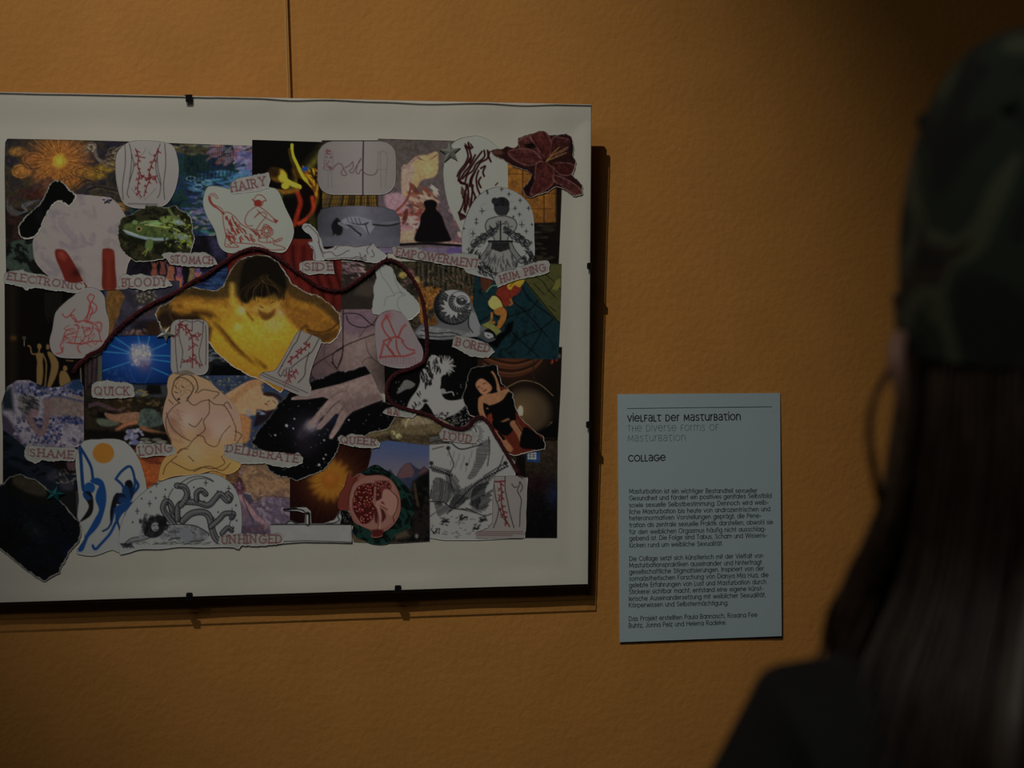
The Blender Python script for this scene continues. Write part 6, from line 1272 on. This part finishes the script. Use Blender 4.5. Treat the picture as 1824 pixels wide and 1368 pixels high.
def skin_body(name, joints, bones, m, sub=2, root=0, cut=None):
    me = bpy.data.meshes.new(name); me.from_pydata([j[0] for j in joints], bones, []); me.update()
    o = bpy.data.objects.new(name, me); COL.objects.link(o)
    bm = bmesh.new(); bm.from_mesh(me); ly = bm.verts.layers.skin.verify(); bm.verts.ensure_lookup_table()
    for i, j in enumerate(joints):
        r = j[1] if isinstance(j[1], tuple) else (j[1], j[1]); bm.verts[i][ly].radius = r
        bm.verts[i][ly].use_root = (i == root)
    bm.to_mesh(me); bm.free()
    o.modifiers.new('skin', 'SKIN').use_smooth_shade = True
    s = o.modifiers.new('sub', 'SUBSURF'); s.levels = sub; s.render_levels = sub
    dg = bpy.context.evaluated_depsgraph_get(); ev = o.evaluated_get(dg); nm = bpy.data.meshes.new_from_object(ev)
    bpy.data.objects.remove(o, do_unlink=True)
    o = bpy.data.objects.new(name, nm); COL.objects.link(o); nm.materials.clear(); nm.materials.append(m); o.parent = VIS
    nm.polygons.foreach_set('use_smooth', [True] * len(nm.polygons))
    return o
def J(side):   # arm and leg joints, side = -1 left, 1 right
    s = side
    return dict(sh=(s * .12, -.02, 1.315), el=(s * .205, -.03, 1.06), wr=(s * .215, .07, .83), hd=(s * .214, .095, .765),
                hip=(s * .085, 0, .88), kn=(s * .095, .015, .48), an=(s * .10, -.02, .09), ft=(s * .115, .13, .035))
# --- body (one continuous surface: torso, neck, arms, legs)
jt = [((0, 0, .92), (.12, .09)), ((0, .005, 1.06), (.10, .08)), ((0, .0, 1.20), (.11, .085)), ((0, -.015, 1.31), (.06, .05)), ((0, -.01, 1.395), (.048, .050)), ((0, .0, 1.47), (.048, .052))]
bn = [(0, 1), (1, 2), (2, 3), (3, 4), (4, 5)]
for s in (-1, 1):
    q = J(s); k = len(jt)
    jt += [(q['sh'], (.036, .038)), (q['el'], .034), (q['wr'], (.028, .022)), (q['hd'], (.022, .036))]; bn += [(3, k), (k, k + 1), (k + 1, k + 2), (k + 2, k + 3)]
    jt += [(q['hip'], .078), (q['kn'], .050), ((s * .098, -.02, .30), .046), (q['an'], .036), (q['ft'], (.035, .028))]; bn += [(0, k + 4), (k + 4, k + 5), (k + 5, k + 6), (k + 6, k + 7), (k + 7, k + 8)]
skin_body('body', jt, bn, M_skin)
# --- hands: palm end plus five separate fingers
for s in (-1, 1):
    q = J(s); bx_, by_, bz_ = q['hd']; fj = []; fb = []
    fj.append(((bx_, by_ - .005, bz_ + .03), .016))
    for k, (dy, L) in enumerate(((.030, .066), (.010, .074), (-.010, .070), (-.028, .056))):
        a = len(fj); fj += [((bx_, by_ + dy, bz_ - .012), .0100), ((bx_ - s * .004, by_ + dy * 1.12 + .004, bz_ - .012 - L * .42), .0088), ((bx_ - s * .014, by_ + dy * 1.15 + .006, bz_ - .012 - L * .75), .0080), ((bx_ - s * .026, by_ + dy * 1.15 + .004, bz_ - .012 - L), .0068)]
        fb += [(0, a), (a, a + 1), (a + 1, a + 2), (a + 2, a + 3)]
    a = len(fj); fj += [((bx_ - s * .012, by_ + .034, bz_ + .022), .0115), ((bx_ - s * .022, by_ + .052, bz_ - .002), .0095), ((bx_ - s * .026, by_ + .058, bz_ - .026), .0078)]; fb += [(0, a), (a, a + 1), (a + 1, a + 2)]
    skin_body('hand', fj, fb, M_skin)
# --- head
EZ = HZ - .020
def lathe_head():
    bm = bmesh.new(); bmesh.ops.create_uvsphere(bm, u_segments=48, v_segments=36, radius=1)
    for v in bm.verts:
        x, y, z = v.co
        w = .074 * (1 - .10 * max(0, -z) ** 1.5); d = .094; h = .112
        X, Y, Z = x * w, y * d, z * h
        if z < 0: X *= 1 - .22 * (-z) ** 1.3; Y = Y * (1 - .12 * (-z)) + .012 * (-z) if y > 0 else Y * (1 - .30 * (-z))
        if y > .2:
            # brow, eye sockets, nose, mouth, chin
            g = lambda cx, cz, sx, sz: math.exp(-((x - cx) / sx) ** 2 - ((z - cz) / sz) ** 2)
            Y += .006 * g(0, .16, .5, .07) - .010 * (g(-.36, .02, .17, .09) + g(.36, .02, .17, .09)) + .020 * g(0, -.17, .10, .12) + .010 * g(0, -.05, .09, .14)
            Y += .006 * g(0, -.47, .24, .05) - .003 * g(0, -.42, .2, .02) + .008 * g(0, -.78, .28, .14) + .003 * (g(-.42, -.25, .2, .15) + g(.42, -.25, .2, .15))
        v.co = (X, Y, Z + HZ + .0)
    me = bpy.data.meshes.new('head'); bm.to_mesh(me); bm.free()
    me.polygons.foreach_set('use_smooth', [True] * len(me.polygons)); me.materials.append(M_skin)
    o = bpy.data.objects.new('head', me); COL.objects.link(o); o.parent = VIS; return o
head = lathe_head()
M_eye = mat('eye_white', (.6, .58, .55), rough=.2); M_iris = mat('brown_iris', (.03, .018, .01), rough=.15); M_lip = mat('lips', (.32, .10, .09), rough=.45)
def ellips(name, c, r, m, par, seg=16):
    bm = bmesh.new(); bmesh.ops.create_uvsphere(bm, u_segments=seg, v_segments=seg // 2 + 2, radius=1)
    for v in bm.verts: v.co = (v.co.x * r[0] + c[0], v.co.y * r[1] + c[1], v.co.z * r[2] + c[2])
    me = bpy.data.meshes.new(name); bm.to_mesh(me); bm.free(); me.polygons.foreach_set('use_smooth', [True] * len(me.polygons)); me.materials.append(m)
    o = bpy.data.objects.new(name, me); COL.objects.link(o); o.parent = par; return o
for s in (-1, 1):
    e = ellips('eye', (s * .0275, .0735, HZ + .003), (.0125, .0115, .0085), M_eye, head); ellips('iris', (s * .0275, .0830, HZ + .003), (.0055, .0028, .0055), M_iris, head)
    V, F = tube_vf([(s * .013, .0875, HZ + .021), (s * .028, .0865, HZ + .026), (s * .044, .0755, HZ + .020)], [.0018, .0026, .0012], 6); mesh_obj('eyebrow', V, F, M_hair, head)
    # ear: rim, bowl and lobe
    ear = [(s * .072, -.006, EZ - .028), (s * .079, -.016, EZ - .020), (s * .087, -.024, EZ - .002), (s * .091, -.026, EZ + .016), (s * .087, -.012, EZ + .026), (s * .079, .002, EZ + .020), (s * .073, .004, EZ + .004)]
    V1 = tube_vf(catmull(ear, False, 4), [.0045] * 25, 8); bm = bmesh.new(); bmesh.ops.create_uvsphere(bm, u_segments=12, v_segments=8, radius=1)
    vv = [(v.co.x * .005 + s * .077, v.co.y * .012 - .010, v.co.z * .022 + EZ) for v in bm.verts]; ff = [tuple(q.index for q in f.verts) for f in bm.faces]; bm.free()
    mesh_obj('ear', *merge(V1, (vv, ff)), M_skin, VIS, smooth=True)
mesh_obj('lips', *merge(tube_vf([(-.021, .0785, HZ - .052), (-.008, .0880, HZ - .0495), (0, .0885, HZ - .051), (.008, .0880, HZ - .0495), (.021, .0785, HZ - .052)], [.0015, .0034, .0030, .0034, .0015], 6),
                        tube_vf([(-.020, .0785, HZ - .0535), (0, .0875, HZ - .0575), (.020, .0785, HZ - .0535)], [.0015, .0042, .0015], 6)), M_lip, head, smooth=True)

# --- cap: crown of six panels with seams, sweat band, brim, button, rear opening strap
CZ = 1.522      # rim height at the back
def crown(off=0.):
    V = []; F = []; nu, nv = 72, 26
    for j in range(nv + 1):
        f = j / nv
        for i in range(nu):
            th = 2 * math.pi * i / nu; a = f * math.pi / 2
            prof = math.cos(a) ** .62 if f < 1 else 0
            hz = CZ + .150 * math.sin(a) ** .95
            rim = .012 * math.sin(th) * (1 - f)          # higher in front
            wob = 1 + .012 * math.sin(3 * th + 1) * math.sin(a * 2)
            prof *= 1 - .055 * math.exp(-f * 7)
            sx, sy = (.0865 + off) * prof * wob, (.100 + off) * prof * wob
            seam = 1 - .010 * math.exp(-((((th * 6 / (2 * math.pi)) % 1) - .5) / .035) ** 2) * (f < .97)
            V.append((sx * math.cos(th) * seam, sy * math.sin(th) * seam + .0, hz + rim + off))
    for j in range(nv):
        for i in range(nu):
            a = j * nu + i; b = j * nu + (i + 1) % nu; F.append((a, b, b + nu, a + nu))
    return V, F
capo = mesh_obj('cap', *crown(.0), M_camo, VIS, smooth=True); capo['label'] = 'camouflage cap with olive and brown patches'
sm_ = capo.modifiers.new('t', 'SOLIDIFY'); sm_.thickness = .0015; sm_.offset = -1
def rimp(th, dz=0., off=.0): return ((.0825 + off) * math.cos(th), (.0955 + off) * math.sin(th), CZ + .012 * math.sin(th) + dz)
V = []; F = []
for i in range(73):
    th = 2 * math.pi * i / 72; V += [rimp(th, -.006, .0015), rimp(th, .018, .0040), rimp(th, .018, .0025), rimp(th, -.006, .0)]
for i in range(72):
    for k in range(4): F.append((i * 4 + k, i * 4 + (k + 1) % 4, i * 4 + 4 + (k + 1) % 4, i * 4 + 4 + k))
mesh_obj('cap_band', V, F, M_camo, capo, smooth=False)
V = []; F = []; nb = 20; nr = 8
for lay in (0, 1):
    for j in range(nr + 1):
        for i in range(nb + 1):
            th = math.radians(28 + 124 * i / nb); a, b, z = rimp(th, .0); e = math.sin((i / nb) * math.pi) ** .6; q = j / nr
            V.append((a * (1 + .02 * q), b + .070 * q * e, z + .004 - .010 * q * e - .012 * abs(a / .08) ** 2 * q - lay * .003))
N_ = (nb + 1) * (nr + 1)
for j in range(nr):
    for i in range(nb):
        a = j * (nb + 1) + i; F.append((a, a + 1, a + nb + 2, a + nb + 1)); F.append((a + N_, a + N_ + nb + 1, a + N_ + nb + 2, a + N_ + 1))
lp = [nr * (nb + 1) + i for i in range(nb + 1)]
for a, b in zip(lp, lp[1:]): F.append((a, b, b + N_, a + N_))
mesh_obj('cap_brim', V, F, M_camo, capo, smooth=True)
ellips('cap_button', (0, 0, CZ + .152), (.007, .007, .004), M_camo, capo)
for k in range(6):
    th = 2 * math.pi * (k + .5) / 6 
    ellips('cap_eyelet', (.0865 * .80 * math.cos(th + .35), .100 * .80 * math.sin(th + .35), CZ + .105), (.005, .005, .005), M_camo, capo, 10)

# --- jacket, trousers, shoes
jj = [((0, 0, .86), (.165, .130)), ((0, .0, 1.05), (.145, .115)), ((0, -.005, 1.20), (.150, .115)), ((0, -.02, 1.325), (.095, .080)), ((0, -.015, 1.385), (.062, .060))]
jb = [(0, 1), (1, 2), (2, 3), (3, 4)]
for s in (-1, 1):
    q = J(s); k = len(jj)
    jj += [((s * .121, -.02, 1.320), (.058, .064)), ((s * .182, -.02, 1.20), .056), ((s * .205, -.03, 1.06), .050), ((s * .212, .03, .93), .046), ((s * .216, .068, .845), .040)]; jb += [(3, k), (k, k + 1), (k + 1, k + 2), (k + 2, k + 3), (k + 3, k + 4)]
jk = skin_body('jacket', jj, jb, M_jack)
tj = [((0, 0, .90), (.140, .110)), ((0, 0, .98), (.130, .100)), ((0, 0, 1.03), (.125, .095))]; tb = [(0, 1), (1, 2)]
for s in (-1, 1):
    k = len(tj); tj += [((s * .088, 0, .80), (.092, .10)), ((s * .095, .01, .50), .074), ((s * .10, -.012, .25), .066), ((s * .10, -.015, .075), .060)]; tb += [(0, k), (k, k + 1), (k + 1, k + 2), (k + 2, k + 3)]
skin_body('trousers', tj, tb, M_trou)
for s in (-1, 1):
    V = []; F = []
    rings = [(-.075, .030, .034), (-.06, .038, .050), (-.02, .040, .075), (.04, .040, .068), (.09, .043, .050), (.14, .043, .040), (.175, .036, .032), (.192, .018, .022)]
    for y, w, h in rings:
        for k in range(14): th = 2 * math.pi * k / 14; V.append((s * .105 + w * math.cos(th), y, max(.018, .018 + h * .5 + h * .5 * math.sin(th) * 1.1)))
    for j in range(len(rings) - 1):
        for k in range(14): a = j * 14 + k; b = j * 14 + (k + 1) % 14; F.append((a, b, b + 14, a + 14))
    F += [tuple(range(14)), tuple(range((len(rings) - 1) * 14, len(rings) * 14))]
    sh = mesh_obj('shoe', V, F, M_shoe, VIS, smooth=True)
    V = []; o_ = [(s * .105 + w * math.cos(t_) * 1.08, y) for y, w, t_ in [(-.078, .02, math.pi)] + [(y, w, math.pi) for y, w, h in rings] + [(.196, .01, math.pi)] + [(y, w, 0) for y, w, h in rings[::-1]] + [(-.078, .02, 0)]]
    V = [(a, b, .0) for a, b in o_] + [(a, b, .020) for a, b in o_]; n = len(o_)
    F = [tuple(range(n)), tuple(range(n, 2 * n))] + [(i, (i + 1) % n, n + (i + 1) % n, n + i) for i in range(n)]
    mesh_obj('sole', V, F, M_sole, sh)

# --- long hair: an inner mass hanging from under the cap plus many strands
def hair_path(th, lay, rnd):
    """root under the cap at angle th round the head (-90 deg = straight back), falling over the shoulders and back"""
    bx_, by_, bz_ = rimp(th, .004, -.004 - lay * .006)
    side = math.cos(th); back = -math.sin(th)
    lx = bx_ * (1 + .10); pts = [(bx_ * .96, by_ * .96, bz_ + .02), (bx_, by_, bz_ - .004)]
    sx = 1 if side > 0 else -1
    # out over the shoulder blades
    e1 = (bx_ * 1.03 + .002 * sx, by_ * (1.02) - .004, bz_ - .05)
    e2 = (bx_ * (1.12) + sx * .004, by_ * .98 - .010 * back, bz_ - .11)
    e3 = (bx_ * (1.42) + sx * .010, by_ * .96 - .035 * back - .012, bz_ - .175)
    e4 = (bx_ * (1.62) + sx * .008, by_ * .95 - .030 * back - .025, bz_ - .25 - .0)
    e5 = (bx_ * 1.60, by_ * .95 - .035 * back - .032, bz_ - .36)
    e6 = (bx_ * 1.50, by_ * .95 - .035 * back - .030, bz_ - .46)
    return pts + [e1, e2, e3, e4, e5, e6]
r_ = random.Random(21); rnd = r_
# mass: a sheet that wraps the back of the head and neck, thick
V = []; F = []; na, nl = 40, 24
ths = [math.radians(-180 - 14 + 208 * i / (na - 1)) for i in range(na)]
for off in (0, 1):
    for i, th in enumerate(ths):
        p = catmull(hair_path(th, .6 + off * 2.2, None), False, 4)[:nl + 4]
        p = p[np.linspace(0, len(p) - 1, nl).astype(int)]
        for k, q in enumerate(p): 
            w_ = .0035 * math.sin(i * 1.9) + .003 * math.sin(i * .8 + k * .2)
            dr = np.array([q[0], q[1], 0]); dr /= np.linalg.norm(dr) + 1e-9
            V.append(tuple(np.array(q) + dr * (w_ - .016 * off)))
NH = na * nl
for i in range(na - 1):
    for k in range(nl - 1):
        a = i * nl + k; F.append((a, a + 1, a + nl + 1, a + nl)); F.append((a + NH, a + NH + nl, a + NH + nl + 1, a + NH + 1))
for k in range(nl - 1):
    for a, b in ((k, k + 1), ((na - 1) * nl + k, (na - 1) * nl + k + 1)): F.append((a, b, b + NH, a + NH))
for i in range(na - 1):
    for k in (0, nl - 1): a = i * nl + k; b = a + nl; F.append((a, b, b + NH, a + NH))
hair = mesh_obj('hair', V, F, M_hair, VIS, smooth=True); hair['label'] = 'long loose brown hair hanging over the back'
vfs = []
for k in range(1500):
    th = math.radians(r_.uniform(-196, 16)); lay = r_.uniform(-.3, 2.2)
    p = np.array(hair_path(th, lay, r_)); 
    j = np.array([r_.gauss(0, .006), r_.gauss(0, .006), 0]); w = np.linspace(0, 1, len(p))[:, None] ** 1.3
    p = p + j * w * 2 + np.array([r_.gauss(0, .0015), r_.gauss(0, .0015), 0]); p[-1, 2] += r_.uniform(-.04, .05)
    p = catmull(p, False, 3)
    n = len(p); m = int(n * r_.uniform(.8, 1)); rr = r_.uniform(.0006, .0013)
    vfs.append(tube_vf(p[:m], [rr * (1 - .75 * i / m) for i in range(m)], 3, False))
st = mesh_obj('hair_strands', *merge(*vfs), M_hair, hair, smooth=True); st['kind'] = 'stuff'
# loose strands in front of the left ear
vfs = []
def loc(u, v, dep):          # photo position -> person's own frame
    p = at_depth(u, v, dep) - np.array([px_, py_, 0]); c, s = math.cos(-YAWP), math.sin(-YAWP)
    return (p[0] * c - p[1] * s, p[0] * s + p[1] * c, p[2])
for k in range(14):
    j = lambda: r_.uniform(-7, 7)
    q = [loc(1598 + j(), 640 + j(), 1.30), loc(1572 + j(), 680, 1.29), loc(1550 + j(), 735 + j(), 1.285), loc(1549 + j(), 790 + j(), 1.285), loc(1560 + j(), 850 + j(), 1.29), loc(1572 + j(), 910 + j(), 1.30)]
    vfs.append(tube_vf(catmull(q, False, 5), [.00055] * 26, 3, False))
# the front lock lying on the left shoulder
for k in range(420):
    w = r_.random(); q = []
    for (u, v), sp in zip(((1612, 640), (1602, 740), (1585, 840), (1556, 930), (1515, 1015), (1480, 1085), (1468, 1135), (1482, 1182)), (30, 50, 62, 74, 92, 105, 112, 105)):
        q.append(loc(u + w * sp + r_.gauss(0, 4), v + r_.gauss(0, 4), 1.300 - .030 * math.sin(w * 3.14) + .01 * r_.random()))
    q = catmull(q, False, 4); m = int(len(q) * r_.uniform(.86, 1)); vfs.append(tube_vf(q[:m], [.0011 * (1 - .7 * i / m) for i in range(m)], 3, False))
mesh_obj('loose_strands', *merge(*vfs), M_hair, hair)['kind'] = 'stuff'
